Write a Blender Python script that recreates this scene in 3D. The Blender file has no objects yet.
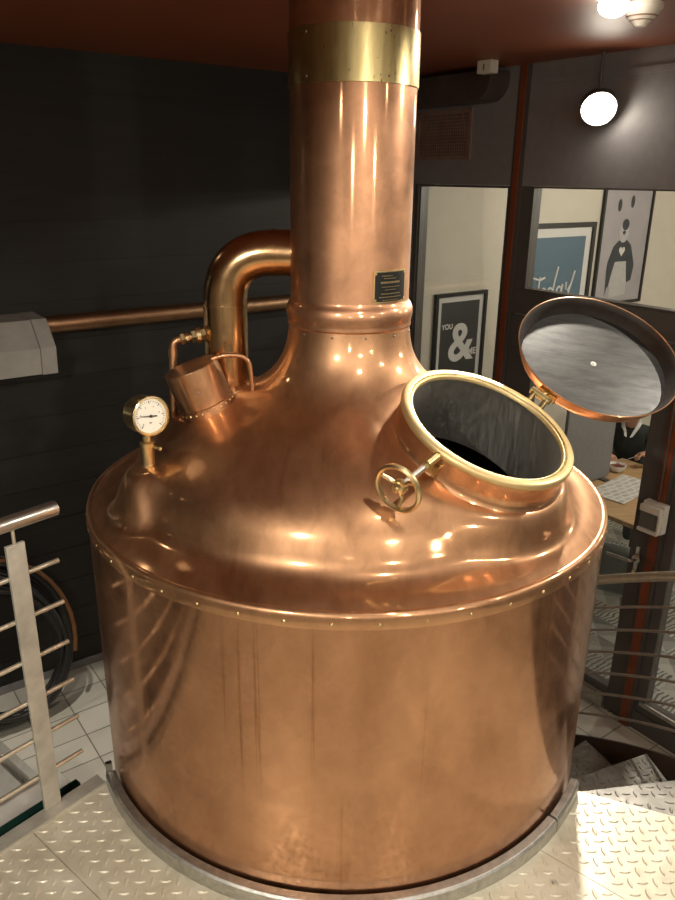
import bpy, bmesh, math, random
from mathutils import Vector, Matrix
random.seed(7)
S = bpy.context.scene
COL = S.collection
PI = math.pi
# ------------------------------------------------------------------ frame of the place
PHI = math.radians(36.3)                    # the siding wall runs along LV, the glazed partition along MV
LV = Vector((math.cos(PHI), math.sin(PHI), 0)); MV = Vector((-math.sin(PHI), math.cos(PHI), 0)); UP = Vector((0, 0, 1))
CEIL = 3.6; DECK = 1.2
WL = 4.309                                   # siding wall at m = WL
PL = 3.556                                   # partition at l = PL
M0 = 1.940                                   # m of the post beside the door
def lm(l, m, z=0): return LV*l + MV*m + UP*z
AX = Vector((0.03, 2.27, 0))                 # axis of the kettle

# ------------------------------------------------------------------ materials
def new_mat(name):
    m = bpy.data.materials.new(name); m.use_nodes = True
    nt = m.node_tree; nt.nodes.clear()
    out = nt.nodes.new('ShaderNodeOutputMaterial'); b = nt.nodes.new('ShaderNodeBsdfPrincipled')
    nt.links.new(b.outputs[0], out.inputs[0])
    return m, nt, b
def coords(nt, scale=(1, 1, 1), rot=0.0):
    tc = nt.nodes.new('ShaderNodeTexCoord'); mp = nt.nodes.new('ShaderNodeMapping')
    mp.inputs['Scale'].default_value = scale; mp.inputs['Rotation'].default_value = (0, 0, rot)
    nt.links.new(tc.outputs['Object'], mp.inputs[0]); return mp.outputs[0]
def noise(nt, vec, scale, detail=4, rough=.55, dist=0.0):
    n = nt.nodes.new('ShaderNodeTexNoise'); n.inputs['Scale'].default_value = scale
    n.inputs['Detail'].default_value = detail; n.inputs['Roughness'].default_value = rough; n.inputs['Distortion'].default_value = dist
    nt.links.new(vec, n.inputs['Vector']); return n.outputs['Fac']
def ramp(nt, fac, stops):
    r = nt.nodes.new('ShaderNodeValToRGB'); e = r.color_ramp.elements
    e[0].position, e[0].color = stops[0][0], (*stops[0][1], 1); e[1].position, e[1].color = stops[-1][0], (*stops[-1][1], 1)
    for p, c in stops[1:-1]:
        x = e.new(p); x.color = (*c, 1)
    nt.links.new(fac, r.inputs[0]); return r.outputs[0]
def mrange(nt, fac, a, b, lo=.3, hi=.7):
    r = nt.nodes.new('ShaderNodeMapRange'); r.inputs['From Min'].default_value = lo; r.inputs['From Max'].default_value = hi
    r.inputs['To Min'].default_value = a; r.inputs['To Max'].default_value = b
    nt.links.new(fac, r.inputs[0]); return r.outputs[0]
def bump(nt, b, h, strength=.1, dist=.01):
    bp = nt.nodes.new('ShaderNodeBump'); bp.inputs['Strength'].default_value = strength; bp.inputs['Distance'].default_value = dist
    nt.links.new(h, bp.inputs['Height']); nt.links.new(bp.outputs[0], b.inputs['Normal'])
def metal(name, c1, c2, r1, r2, sc=(3, 3, 1.2), nsc=2.5, bstr=.03, bsc=2.0, bdist=.02, spots=None):
    m, nt, b = new_mat(name)
    v = coords(nt, sc)
    n1 = noise(nt, v, nsc, 5, .6, .4); n2 = noise(nt, v, nsc*4.7, 4, .6)
    b.inputs['Metallic'].default_value = 1
    nt.links.new(ramp(nt, n1, [(.3, c1), (.7, c2)]), b.inputs['Base Color'])
    nt.links.new(mrange(nt, n2, r1, r2), b.inputs['Roughness'])
    if bstr: bump(nt, b, noise(nt, coords(nt, (1, 1, 1)), bsc, 2, .5), bstr, bdist)
    return m
def lobed(name, c1, c2, r1, r2, mixlo, mixhi, sc=(2, 2, 1.5), nsc=1.8, streak=None, bs=.03):
    # worn polish: a mirror lobe and a hazy scratched lobe of the same metal
    m, nt, b = new_mat(name); out = [n for n in nt.nodes if n.type == 'OUTPUT_MATERIAL'][0]
    n1 = noise(nt, coords(nt, sc), nsc, 6, .6, .6)
    base = ramp(nt, n1, [(.25, c1), (.75, c2)])
    if streak:
        st = noise(nt, coords(nt, (55, 55, .7)), 1.0, 3, .5); sf = ramp(nt, st, [(.62, (1, 1, 1)), (.68, (.60, .54, .50)), (.73, (1, 1, 1))])
        pf = mrange(nt, noise(nt, coords(nt, (1.3, 1.3, .8)), 1.4, 2), 0, .75, .5, .6)
        mx = nt.nodes.new('ShaderNodeMix'); mx.data_type = 'RGBA'; mx.blend_type = 'MULTIPLY'
        nt.links.new(pf, mx.inputs[0]); nt.links.new(base, mx.inputs[6]); nt.links.new(sf, mx.inputs[7]); base = mx.outputs[2]
    b2 = nt.nodes.new('ShaderNodeBsdfPrincipled')
    for x, r in ((b, r1), (b2, r2)):
        x.inputs['Metallic'].default_value = 1; x.inputs['Roughness'].default_value = r; nt.links.new(base, x.inputs['Base Color'])
        bp = nt.nodes.new('ShaderNodeBump'); bp.inputs['Strength'].default_value = bs; bp.inputs['Distance'].default_value = .02
        nt.links.new(noise(nt, coords(nt), 3.5, 2, .5), bp.inputs['Height']); nt.links.new(bp.outputs[0], x.inputs['Normal'])
    # fine crossing scratches steer the mix
    s1 = noise(nt, coords(nt, (9, 2.5, 7), .6), 1.6, 4, .6, .4); s2 = noise(nt, coords(nt, (1, 1, 1)), 2.1, 5, .6, .8)
    ms = nt.nodes.new('ShaderNodeMath'); ms.operation = 'ADD'; nt.links.new(s1, ms.inputs[0]); nt.links.new(s2, ms.inputs[1])
    f = mrange(nt, ms.outputs[0], mixlo, mixhi, .75, 1.25)
    mix = nt.nodes.new('ShaderNodeMixShader'); nt.links.new(f, mix.inputs[0]); nt.links.new(b.outputs[0], mix.inputs[1]); nt.links.new(b2.outputs[0], mix.inputs[2])
    nt.links.new(mix.outputs[0], out.inputs[0]); return m
def plain(name, c, rough=.5, metallic=0.0, var=.06, nsc=12, bstr=0, spec=None):
    m, nt, b = new_mat(name)
    v = coords(nt)
    lo = tuple(max(0, x*(1-var)) for x in c); hi = tuple(min(1, x*(1+var)) for x in c)
    n = noise(nt, v, nsc, 3)
    nt.links.new(ramp(nt, n, [(.3, lo), (.7, hi)]), b.inputs['Base Color'])
    b.inputs['Roughness'].default_value = rough; b.inputs['Metallic'].default_value = metallic
    if spec is not None: b.inputs['Specular IOR Level'].default_value = spec
    if bstr: bump(nt, b, noise(nt, v, nsc*6, 2), bstr, .004)
    return m
def glow(name, c, strength):
    m = bpy.data.materials.new(name); m.use_nodes = True; nt = m.node_tree; nt.nodes.clear()
    o = nt.nodes.new('ShaderNodeOutputMaterial'); e = nt.nodes.new('ShaderNodeEmission')
    e.inputs[0].default_value = (*c, 1); e.inputs[1].default_value = strength; nt.links.new(e.outputs[0], o.inputs[0]); return m
def glass_mat(name, tint=(.96, .98, .97), refl=.3):
    m = bpy.data.materials.new(name); m.use_nodes = True; nt = m.node_tree; nt.nodes.clear()
    o = nt.nodes.new('ShaderNodeOutputMaterial'); t = nt.nodes.new('ShaderNodeBsdfTransparent'); g = nt.nodes.new('ShaderNodeBsdfGlossy')
    mx = nt.nodes.new('ShaderNodeMixShader'); f = nt.nodes.new('ShaderNodeFresnel'); f.inputs[0].default_value = 1.45
    t.inputs[0].default_value = (*tint, 1); g.inputs['Roughness'].default_value = .02
    mu = nt.nodes.new('ShaderNodeMath'); mu.operation = 'MULTIPLY'; mu.inputs[1].default_value = refl
    nt.links.new(f.outputs[0], mu.inputs[0]); nt.links.new(mu.outputs[0], mx.inputs[0])
    nt.links.new(t.outputs[0], mx.inputs[1]); nt.links.new(g.outputs[0], mx.inputs[2]); nt.links.new(mx.outputs[0], o.inputs[0]); return m

M = {}
M['copper_body'] = lobed('copper_body', (.43, .225, .125), (.64, .355, .21), .11, .42, .32, .72, streak=True, bs=.05)
M['copper'] = lobed('copper', (.57, .31, .165), (.71, .42, .24), .10, .46, .42, .80, bs=.03)
M['copper_pipe'] = lobed('copper_pipe', (.54, .285, .16), (.67, .375, .225), .10, .46, .45, .85, (4, 4, 1), 1.8, bs=.03)
M['copper_old'] = metal('copper_old', (.56, .35, .18), (.66, .43, .23), .17, .26, (3, 3, 3), 2, .03, 8, .01)
M['copper_dull'] = metal('copper_dull', (.42, .25, .145), (.52, .32, .19), .32, .5, (5, 5, 5), 3, .02, 8, .01)
M['brass'] = lobed('brass', (.76, .58, .30), (.88, .72, .42), .12, .36, .4, .7)
M['brass_dull'] = metal('brass_dull', (.46, .37, .17), (.60, .49, .25), .26, .40, (6, 6, 2), 4, .02, 10, .005)
M['brass_pale'] = lobed('brass_pale', (.64, .50, .24), (.74, .60, .33), .3, .6, .7, 1.0)
M['steel'] = lobed('steel', (.58, .56, .52), (.66, .64, .60), .14, .42, .45, .65)
M['steel_throat'] = metal('steel_throat', (.66, .64, .60), (.80, .78, .74), .34, .46, (8, 8, .8), 3, .0)
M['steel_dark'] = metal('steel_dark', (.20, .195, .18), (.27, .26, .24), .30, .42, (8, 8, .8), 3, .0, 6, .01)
M['steel_lid'] = metal('steel_lid', (.10, .10, .10), (.16, .16, .158), .48, .60, (3, 16, 3), 3.4, .0, 20, .004)
M['galv'] = metal('galvanised', (.42, .42, .40), (.62, .61, .57), .38, .6, (8, 8, 8), 5, .03, 20, .004)
M['rail_paint'] = plain('rail_metal', (.52, .50, .44), .42, .35, .16, 18, .1)
M['rod'] = plain('rod_metal', (.66, .60, .48), .34, .7, .1, 30)
M['rail_dark'] = plain('rail_rod_dull', (.44, .40, .35), .38, .7, .1, 30)
M['lid_inside_shade'] = metal('lid_inside_shade', (.045, .038, .034), (.075, .065, .058), .5, .6, (3, 3, 3), 3, 0)  # shade inside the lid put into a dark base colour
def deck_mat():
    m, nt, b = new_mat('checker_steel')
    n = noise(nt, coords(nt, (3, 3, 3)), 2.6, 7, .65, .6); n2 = noise(nt, coords(nt, (1, 1, 1)), 30, 3)
    nt.links.new(ramp(nt, n, [(.28, (.54, .50, .39)), (.5, (.70, .66, .53)), (.72, (.80, .77, .66))]), b.inputs['Base Color'])
    nt.links.new(mrange(nt, n2, .34, .56), b.inputs['Roughness']); b.inputs['Metallic'].default_value = .3
    bump(nt, b, n2, .08, .003); return m
M['deck'] = deck_mat()
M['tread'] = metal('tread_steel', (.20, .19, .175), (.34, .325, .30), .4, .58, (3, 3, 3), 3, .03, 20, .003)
M['black'] = plain('black_rubber', (.018, .017, .016), .38, 0, .2, 20)
M['rubber_brown'] = plain('brown_hose', (.13, .055, .020), .38, 0, .15, 20)
M['dark_frame'] = plain('anthracite_frame', (.085, .078, .072), .42, 0, .05, 30, .05)
M['dark_board'] = plain('anthracite_board_haze', (.21, .20, .21), .5, 0, .06, 20, .05)  # base lightened and cooled to carry haze from the lamp's flare
M['red_strip'] = plain('rust_red_strip', (.19, .048, .016), .5, 0, .1, 20)
M['dark_brown'] = plain('dark_stringer', (.060, .042, .032), .5, .2, .1, 10)
M['beige'] = plain('beige_plaster', (.60, .56, .47), .9, 0, .03, 8, .04)
M['white_pl'] = plain('white_plastic', (.66, .63, .56), .4, 0, .03, 10)
M['white'] = plain('white_paint', (.78, .77, .73), .5, 0, .03, 10)
M['grey_case'] = plain('grey_casing', (.40, .385, .36), .55, 0, .09, 14, .1)
M['black_paint'] = plain('black_lacquer', (.012, .012, .012), .35, 0, .1, 20)
M['gold'] = metal('gold_print', (.72, .55, .25), (.85, .68, .36), .3, .4, (6, 6, 6), 5, 0)
M['dial'] = plain('dial_white', (.82, .80, .72), .45, 0, .02, 10)
M['duct_brown'] = plain('duct_lacquer', (.070, .052, .046), .34, 0, .2, 10)
M['grille'] = plain('grille_bronze', (.30, .19, .16), .4, .3, .2, 12)
M['glass'] = glass_mat('window_glass')
M['green_edge'] = plain('green_glass_edge', (.012, .045, .034), .12, 0, .1, 10)
M['light_warm'] = glow('lamp_glass_lit', (1, .90, .74), 30)
M['light_disc'] = glow('spot_lens_lit', (1, .84, .62), 60)
def siding():
    m, nt, b = new_mat('dark_siding')
    b.inputs['Base Color'].default_value = (.03, .025, .022, 1)
    n = noise(nt, coords(nt, (.6, .6, 9), -PHI), 3, 4); n2 = noise(nt, coords(nt, (1, 1, 1)), 1.3, 3)
    nt.links.new(ramp(nt, n, [(.3, (.009, .0075, .0068)), (.7, (.015, .0135, .0125))]), b.inputs['Base Color'])
    b.inputs['Roughness'].default_value = .62; bump(nt, b, n, .06, .004); return m
M['siding'] = siding()
def ceil_mat():
    m, nt, b = new_mat('rust_ceiling')
    n = noise(nt, coords(nt, (1, 1, 1)), 1.2, 3)
    nt.links.new(ramp(nt, n, [(.3, (.22, .066, .030)), (.7, (.26, .080, .038))]), b.inputs['Base Color'])
    b.inputs['Roughness'].default_value = .45; return m
M['ceiling'] = ceil_mat()
def tile_mat():
    m, nt, b = new_mat('floor_tiles')
    v = coords(nt, (1, 1, 1), -PHI)
    br = nt.nodes.new('ShaderNodeTexBrick'); br.offset = 0; br.squash = 1
    br.inputs['Color1'].default_value = (.47, .45, .39, 1); br.inputs['Color2'].default_value = (.53, .51, .45, 1); br.inputs['Mortar'].default_value = (.17, .16, .14, 1)
    br.inputs['Scale'].default_value = 1; br.inputs['Mortar Size'].default_value = .004; br.inputs['Brick Width'].default_value = .235; br.inputs['Row Height'].default_value = .215
    nt.links.new(v, br.inputs['Vector']); nt.links.new(br.outputs['Color'], b.inputs['Base Color']); b.inputs['Roughness'].default_value = .42
    bump(nt, b, br.outputs['Fac'], -.2, .003); return m
M['tile'] = tile_mat()
def math_node(nt, op, a, bb=None):
    n = nt.nodes.new('ShaderNodeMath'); n.operation = op
    for i, x in enumerate((a, bb)):
        if x is None: continue
        if isinstance(x, (int, float)): n.inputs[i].default_value = x
        else: nt.links.new(x, n.inputs[i])
    return n.outputs[0]
def cafe_tile():
    # patchwork of pale tiles, each split into triangles with a dark flower motif in some
    m, nt, b = new_mat('patchwork_tiles')
    v = coords(nt, (5, 5, 5), -PHI); sx = nt.nodes.new('ShaderNodeSeparateXYZ'); nt.links.new(v, sx.inputs[0])
    fx = math_node(nt, 'FRACT', sx.outputs[0]); fy = math_node(nt, 'FRACT', sx.outputs[1])
    d1 = math_node(nt, 'GREATER_THAN', fx, fy); d2 = math_node(nt, 'GREATER_THAN', math_node(nt, 'ADD', fx, fy), 1.0)
    tri = math_node(nt, 'ADD', math_node(nt, 'MULTIPLY', d1, .5), math_node(nt, 'MULTIPLY', d2, .27))
    cx = math_node(nt, 'FLOOR', sx.outputs[0]); cy = math_node(nt, 'FLOOR', sx.outputs[1])
    cb = nt.nodes.new('ShaderNodeCombineXYZ'); nt.links.new(cx, cb.inputs[0]); nt.links.new(cy, cb.inputs[1])
    wn = nt.nodes.new('ShaderNodeTexWhiteNoise'); nt.links.new(cb.outputs[0], wn.inputs['Vector'])
    sel = math_node(nt, 'GREATER_THAN', wn.outputs['Value'], .5)
    vo = nt.nodes.new('ShaderNodeTexWave'); vo.wave_type = 'RINGS'; vo.inputs['Scale'].default_value = 2.0; vo.inputs['Distortion'].default_value = 6
    nt.links.new(v, vo.inputs['Vector'])
    wv = math_node(nt, 'GREATER_THAN', vo.outputs['Fac'], .62)
    mixv = math_node(nt, 'ADD', math_node(nt, 'MULTIPLY', sel, tri), math_node(nt, 'MULTIPLY', math_node(nt, 'SUBTRACT', 1.0, sel), wv))
    nt.links.new(ramp(nt, mixv, [(0, (.42, .42, .38)), (.5, (.27, .27, .25)), (1, (.10, .10, .095))]), b.inputs['Base Color'])
    b.inputs['Roughness'].default_value = .4; return m
M['cafe_tile'] = cafe_tile()
def wood_mat():
    m, nt, b = new_mat('oak_tabletop')
    n = noise(nt, coords(nt, (3, 40, 3), -PHI), 1.2, 4, .6, .3)
    nt.links.new(ramp(nt, n, [(.3, (.36, .22, .10)), (.7, (.50, .33, .17))]), b.inputs['Base Color']); b.inputs['Roughness'].default_value = .5; return m
M['wood'] = wood_mat()
def paper_mat():
    m, nt, b = new_mat('newsprint')
    v = coords(nt, (1, 1, 1), -PHI)
    w = nt.nodes.new('ShaderNodeTexBrick'); w.inputs['Scale'].default_value = 1; w.inputs['Brick Width'].default_value = .09; w.inputs['Row Height'].default_value = .05; w.inputs['Mortar Size'].default_value = .007
    w.inputs['Color1'].default_value = (.40, .39, .37, 1); w.inputs['Color2'].default_value = (.50, .49, .46, 1); w.inputs['Mortar'].default_value = (.66, .65, .6, 1)
    nt.links.new(v, w.inputs['Vector']); nt.links.new(w.outputs['Color'], b.inputs['Base Color']); b.inputs['Roughness'].default_value = .8; return m
M['paper'] = paper_mat()
M['grey_fabric'] = plain('grey_upholstery', (.20, .195, .19), .8, 0, .08, 40, .1)
M['teal_seat'] = plain('grey_teal_shell', (.16, .19, .185), .45, 0, .06, 10)
M['skin'] = plain('skin', (.48, .26, .17), .5, 0, .05, 10)
M['sweater'] = plain('dark_knit', (.022, .027, .024), .85, 0, .2, 60, .3)
M['trousers'] = plain('dark_trousers', (.02, .02, .025), .8, 0, .2, 30)
M['hair'] = plain('grey_hair', (.22, .19, .16), .7, 0, .2, 60, .3)
M['collar'] = plain('shirt_collar', (.62, .62, .62), .7, 0, .03, 10)
M['picture_blue'] = plain('print_blue', (.085, .145, .195), .5, 0, .05, 4)
M['picture_dark'] = plain('print_dark', (.035, .036, .035), .5, 0, .3, 3)
M['picture_pale'] = plain('print_pale', (.36, .34, .35), .5, 0, .08, 4)
M['print_fur'] = plain('print_fur', (.44, .43, .42), .6, 0, .08, 30)
M['print_jacket'] = plain('print_jacket', (.035, .04, .048), .6, 0, .1, 10)
M['mount'] = plain('picture_mount', (.62, .61, .58), .6, 0, .02, 10)
M['soup'] = plain('tomato_soup', (.18, .035, .015), .35, 0, .2, 30)
M['needle'] = plain('needle_black', (.01, .01, .01), .4)

# ------------------------------------------------------------------ mesh helpers (vertices given in world coordinates)
def root(name, loc, label, cat, group=None):
    o = bpy.data.objects.new(name, None); COL.objects.link(o); o.location = loc; o.empty_display_size = .1
    o['label'] = label; o['category'] = cat
    if group: o['group'] = group
    return o
def origin(p):
    v = Vector((0, 0, 0))
    while p is not None: v = v + p.location; p = p.parent
    return v
def obj(name, bm, mat, parent=None, smooth=None, bevel=0, label=None):
    o0 = origin(parent)
    if o0.length: bmesh.ops.translate(bm, verts=bm.verts, vec=-o0)
    bmesh.ops.recalc_face_normals(bm, faces=bm.faces)
    me = bpy.data.meshes.new(name); bm.to_mesh(me); bm.free()
    for mm in (mat if isinstance(mat, (list, tuple)) else [mat]): me.materials.append(M[mm])
    o = bpy.data.objects.new(name, me); COL.objects.link(o)
    if parent is not None: o.parent = parent
    if bevel:
        md = o.modifiers.new('b', 'BEVEL'); md.width = bevel; md.segments = 2; md.limit_method = 'ANGLE'
    if smooth is not None:
        for p in me.polygons: p.use_smooth = True
        if smooth < 170:
            ang = math.radians(smooth)
            b2 = bmesh.new(); b2.from_mesh(me)
            for e in b2.edges:
                if len(e.link_faces) == 2 and e.calc_face_angle(0) > ang: e.smooth = False
            b2.to_mesh(me); b2.free()
    if label: o['label'] = label
    return o
def tag(o, label, cat, group=None, kind=None):
    o['label'] = label; o['category'] = cat
    if group: o['group'] = group
    if kind: o['kind'] = kind
    return o
def struct(name, bm, mat, parent=None, **k):
    o = obj(name, bm, mat, parent, **k)
    if parent is None: o['kind'] = 'structure'
    return o
def N(): return bmesh.new()
def hexa(bm, pts):
    v = [bm.verts.new(p) for p in pts]
    for f in ((0, 1, 2, 3), (7, 6, 5, 4), (0, 4, 5, 1), (1, 5, 6, 2), (2, 6, 7, 3), (3, 7, 4, 0)): bm.faces.new([v[i] for i in f])
    return bm
def fbox(bm, o, ax, ay, az):      # box from corner o with edge vectors
    o, ax, ay, az = map(Vector, (o, ax, ay, az))
    return hexa(bm, [o, o+ay, o+ax+ay, o+ax, o+az, o+ay+az, o+ax+ay+az, o+ax+az])
def lbox(bm, l0, l1, m0, m1, z0, z1): return fbox(bm, lm(l0, m0, z0), LV*(l1-l0), MV*(m1-m0), UP*(z1-z0))
def basis(n):
    n = Vector(n).normalized(); a = Vector((0, 0, 1)) if abs(n.z) < .9 else Vector((1, 0, 0))
    u = a.cross(n).normalized(); return u, n.cross(u), n
def lathe(bm, prof, c=(0, 0, 0), n=(0, 0, 1), seg=48, a0=0, a1=2*PI, closed=False, cap0=False, cap1=False):
    c = Vector(c); u, w, n = basis(n); full = abs(a1-a0-2*PI) < 1e-6; k = seg if full else seg+1
    rings = []
    for r, z in prof:
        rings.append([bm.verts.new(c+n*z+(u*math.cos(a0+(a1-a0)*i/seg)+w*math.sin(a0+(a1-a0)*i/seg))*r) for i in range(k)])
    pr = list(zip(rings, rings[1:])) + ([(rings[-1], rings[0])] if closed else [])
    for A, B in pr:
        for i in range(k if full else k-1):
            j = (i+1) % k; bm.faces.new((A[i], A[j], B[j], B[i]))
    if cap0: bm.faces.new(rings[0])
    if cap1: bm.faces.new(rings[-1])
    return bm
def tube(bm, pts, r, seg=10, caps=True, closed=False):
    pts = [Vector(p) for p in pts]; n = len(pts); rr = r if isinstance(r, (list, tuple)) else [r]*n
    ref = None; rings = []
    for i, p in enumerate(pts):
        a = pts[i-1] if (i > 0 or closed) else p; b = pts[(i+1) % n] if (i < n-1 or closed) else p
        t = (b-a).normalized()
        if ref is None:
            u = basis(t)[0]
        else:
            u = (ref - t*ref.dot(t)); u = u.normalized() if u.length > 1e-6 else basis(t)[0]
        ref = u; w = t.cross(u)
        rings.append([bm.verts.new(p+(u*math.cos(2*PI*k/seg)+w*math.sin(2*PI*k/seg))*rr[i]) for k in range(seg)])
    pr = list(zip(rings, rings[1:])) + ([(rings[-1], rings[0])] if closed else [])
    for A, B in pr:
        for k in range(seg): bm.faces.new((A[k], A[(k+1) % seg], B[(k+1) % seg], B[k]))
    if caps and not closed: bm.faces.new(rings[0]); bm.faces.new(rings[-1][::-1])
    return bm
def cyl(bm, a, b, r, seg=24): return tube(bm, [a, b], r, seg)
def arcpath(pts, rad, k=8):      # polyline with rounded corners
    pts = [Vector(p) for p in pts]; out = [pts[0]]
    for i in range(1, len(pts)-1):
        p = pts[i]; a = (pts[i-1]-p).normalized(); b = (pts[i+1]-p).normalized()
        s = p+a*rad; e = p+b*rad
        for j in range(k+1):
            t = j/k; out.append(s*(1-t)**2 + p*2*t*(1-t) + e*t*t)
    out.append(pts[-1]); return out
def sphere(bm, c, r, seg=20, rings=12, sq=(1, 1, 1)):
    g = bmesh.ops.create_uvsphere(bm, u_segments=seg, v_segments=rings, radius=r)
    for v in g['verts']: v.co = Vector((v.co.x*sq[0], v.co.y*sq[1], v.co.z*sq[2])) + Vector(c)
    return bm
def prism(bm, poly, z0, z1):      # poly of (x,y)
    a = [bm.verts.new((x, y, z0)) for x, y in poly]; b = [bm.verts.new((x, y, z1)) for x, y in poly]
    bm.faces.new(a[::-1]); bm.faces.new(b); n = len(a)
    for i in range(n): bm.faces.new((a[i], a[(i+1) % n], b[(i+1) % n], b[i]))
    return bm
def slab(bm, poly3, nrm, t):      # flat polygon of world points thickened along nrm
    nrm = Vector(nrm)*t; a = [bm.verts.new(p) for p in poly3]; b = [bm.verts.new(Vector(p)+nrm) for p in poly3]
    bm.faces.new(a[::-1]); bm.faces.new(b); n = len(a)
    for i in range(n): bm.faces.new((a[i], a[(i+1) % n], b[(i+1) % n], b[i]))
    return bm
def letters(txt, size, o, u, w, depth=.002, bold=0.0):
    cu = bpy.data.curves.new('t', 'FONT'); cu.body = txt; cu.size = size; cu.extrude = depth; cu.offset = bold
    to = bpy.data.objects.new('t', cu); COL.objects.link(to); bpy.context.view_layer.update()
    me = to.to_mesh(); bm = N(); bm.from_mesh(me); to.to_mesh_clear()
    bpy.data.objects.remove(to); bpy.data.curves.remove(cu)
    u = Vector(u).normalized(); w = Vector(w).normalized(); n = u.cross(w)
    for v in bm.verts: v.co = Vector(o)+u*v.co.x+w*v.co.y+n*v.co.z
    return bm
def sm(x): x = max(0, min(1, x)); return x*x*(3-2*x)

# ------------------------------------------------------------------ the setting
LB, MB, LC = -4.2, -3.4, 9.0
bm = N(); lbox(bm, LB, PL, MB, WL, -.1, 0); struct('floor', bm, 'tile')
bm = N(); lbox(bm, PL, LC, MB, WL, -.1, -.001); struct('floor.001', bm, 'cafe_tile')
bm = N(); lbox(bm, LB, LC, MB, WL, CEIL, CEIL+.1); struct('ceiling', bm, 'ceiling')
# siding wall: boards with shadow grooves
bm = N(); lbox(bm, LB, PL, WL+.004, WL+.12, 0, CEIL)
bh = .213; z = .0
while z < CEIL:
    z1 = min(z+bh-.004, CEIL)
    fbox(bm, lm(LB, WL, z), LV*(PL-LB), MV*.0038, UP*(z1-z)); z += bh
struct('wall_left', bm, 'siding')
bm = N(); lbox(bm, PL+.09, LC, WL, WL+.12, 0, CEIL); struct('wall_cafe', bm, 'beige')
bm = N(); lbox(bm, LC, LC+.1, MB, WL, 0, CEIL); struct('wall_far', bm, 'beige')
bm = N(); lbox(bm, LB-.1, LB, MB, WL, 0, CEIL); struct('wall_back', bm, 'beige')
bm = N(); lbox(bm, LB, LC, MB-.1, MB, 0, CEIL); struct('wall_front', bm, 'beige')
# glazed partition
def pbox(bm, s0, s1, z0, z1, d0=0, d1=.08): return lbox(bm, PL+d0, PL+d1, M0+s0, M0+s1, z0, z1)
bm = N()
pbox(bm, 0.0, 2.369, 2.97, CEIL); pbox(bm, MB-M0, -1.30, 0, CEIL); pbox(bm, -1.30, 0.0, 2.97, CEIL); pbox(bm, 2.02, 2.369, 0, 2.97)
struct('wall_right', bm, 'dark_board')
bm = N(); pbox(bm, 2.02, 2.05, 0, 2.97, -.012, 0); struct('trim_3', bm, 'dark_frame')
bm = N(); pbox(bm, -.04, .04, 0, CEIL, -.02, .08); struct('trim_1', bm, 'dark_frame')
bm = N(); pbox(bm, -.024, .024, .0, CEIL, -.030, -.0205); struct('trim_2', bm, 'red_strip')
bm = N(); pbox(bm, 1.150, 1.235, 0, CEIL, -.004, .08); struct('trim_4', bm, 'dark_frame')
bm = N(); pbox(bm, 1.178, 1.214, .0, CEIL, -.014, -.0045); struct('trim_5', bm, 'red_strip')
# door leaf between the two posts
bm = N()
pbox(bm, .045, .143, .01, 2.24, 0, .06); pbox(bm, .95, 1.145, .01, 2.24, 0, .06); pbox(bm, .143, .95, .02, .16, 0, .06); pbox(bm, .143, .95, 2.13, 2.24, 0, .06)
door = struct('door_1', bm, 'dark_frame', bevel=.003)
bm = N(); pbox(bm, .1435, .9495, .1605, 2.1295, .025, .033); obj('glass_pane', bm, 'glass', door)
bm = N(); pbox(bm, .15, 1.0, .015, .10, -.03, -.001); pbox(bm, .16, .98, .10, .112, -.018, -.001); obj('weather_bar', bm, 'galv', door, bevel=.003)
bm = N(); pbox(bm, .075, .102, .93, 1.12, -.012, -.001); obj('lock_plate', bm, 'steel', door, bevel=.004)
bm = N(); c0 = lm(PL-.012, M0+.088, 1.045)
tube(bm, arcpath([c0, c0-LV*.055, c0-LV*.055+MV*.15-UP*.012], .02, 6), .009, 12); lathe(bm, [(.0, .0), (.024, 0), (.024, .006), (0, .006)], c0, -LV, 20)
obj('door_handle', bm, 'steel', door, smooth=50)
bm = N(); lathe(bm, [(0, 0), (.012, 0), (.012, .01), (0, .01)], lm(PL-.012, M0+.088, .965), -LV, 16); obj('lock_cylinder', bm, 'brass', door, smooth=40)
# header, transom window and fixed windows
bm = N(); pbox(bm, .045, 1.145, 2.25, 2.39, 0, .07); struct('trim_6', bm, 'dark_frame', bevel=.002)
def window(n, s0, s1, z0, z1, fw=.03, bead='dark_frame'):
    bm = N(); pbox(bm, s0, s0+fw, z0, z1, 0, .07); pbox(bm, s1-fw, s1, z0, z1, 0, .07); pbox(bm, s0+fw, s1-fw, z0, z0+fw, 0, .07); pbox(bm, s0+fw, s1-fw, z1-fw, z1, 0, .07)
    w = struct('window_%d' % n, bm, bead, bevel=.002)
    bm = N(); pbox(bm, s0+fw+.0005, s1-fw-.0005, z0+fw+.0005, z1-fw-.0005, .03, .036); obj('glass_pane', bm, 'glass', w); return w
window(1, 1.241, 2.019, .06, 2.969, .014)
window(2, .041, 1.069, 2.391, 2.969, .010)
bm = N(); pbox(bm, 1.0695, 1.1495, 2.391, 2.969, 0, .07); struct('trim_10', bm, 'dark_frame')
w3 = window(3, -1.299, -.041, .12, 2.969, .06)
bm = N(); pbox(bm, -1.2, -.07, .17, .195, -.012, -.001); obj('glazing_bead', bm, 'galv', w3)
bm = N(); pbox(bm, -1.30, -.041, 0, .119, -.01, .07); struct('trim_7', bm, 'dark_frame')
bm = N(); pbox(bm, 1.241, 2.019, 0, .059, 0, .07); struct('trim_8', bm, 'dark_frame')
bm = N(); lbox(bm, -3.0, PL-.1, WL-.012, WL-.0005, 0.0, .05); struct('baseboard_left', bm, 'dark_board')

# ------------------------------------------------------------------ the copper kettle
K = root('brew_kettle', AX.copy(), 'huge polished copper brew kettle with a tall round vent stack', 'brewing kettle')
def K3(r, z, a): return Vector((AX.x+r*math.cos(a), AX.y+r*math.sin(a), z))
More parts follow.
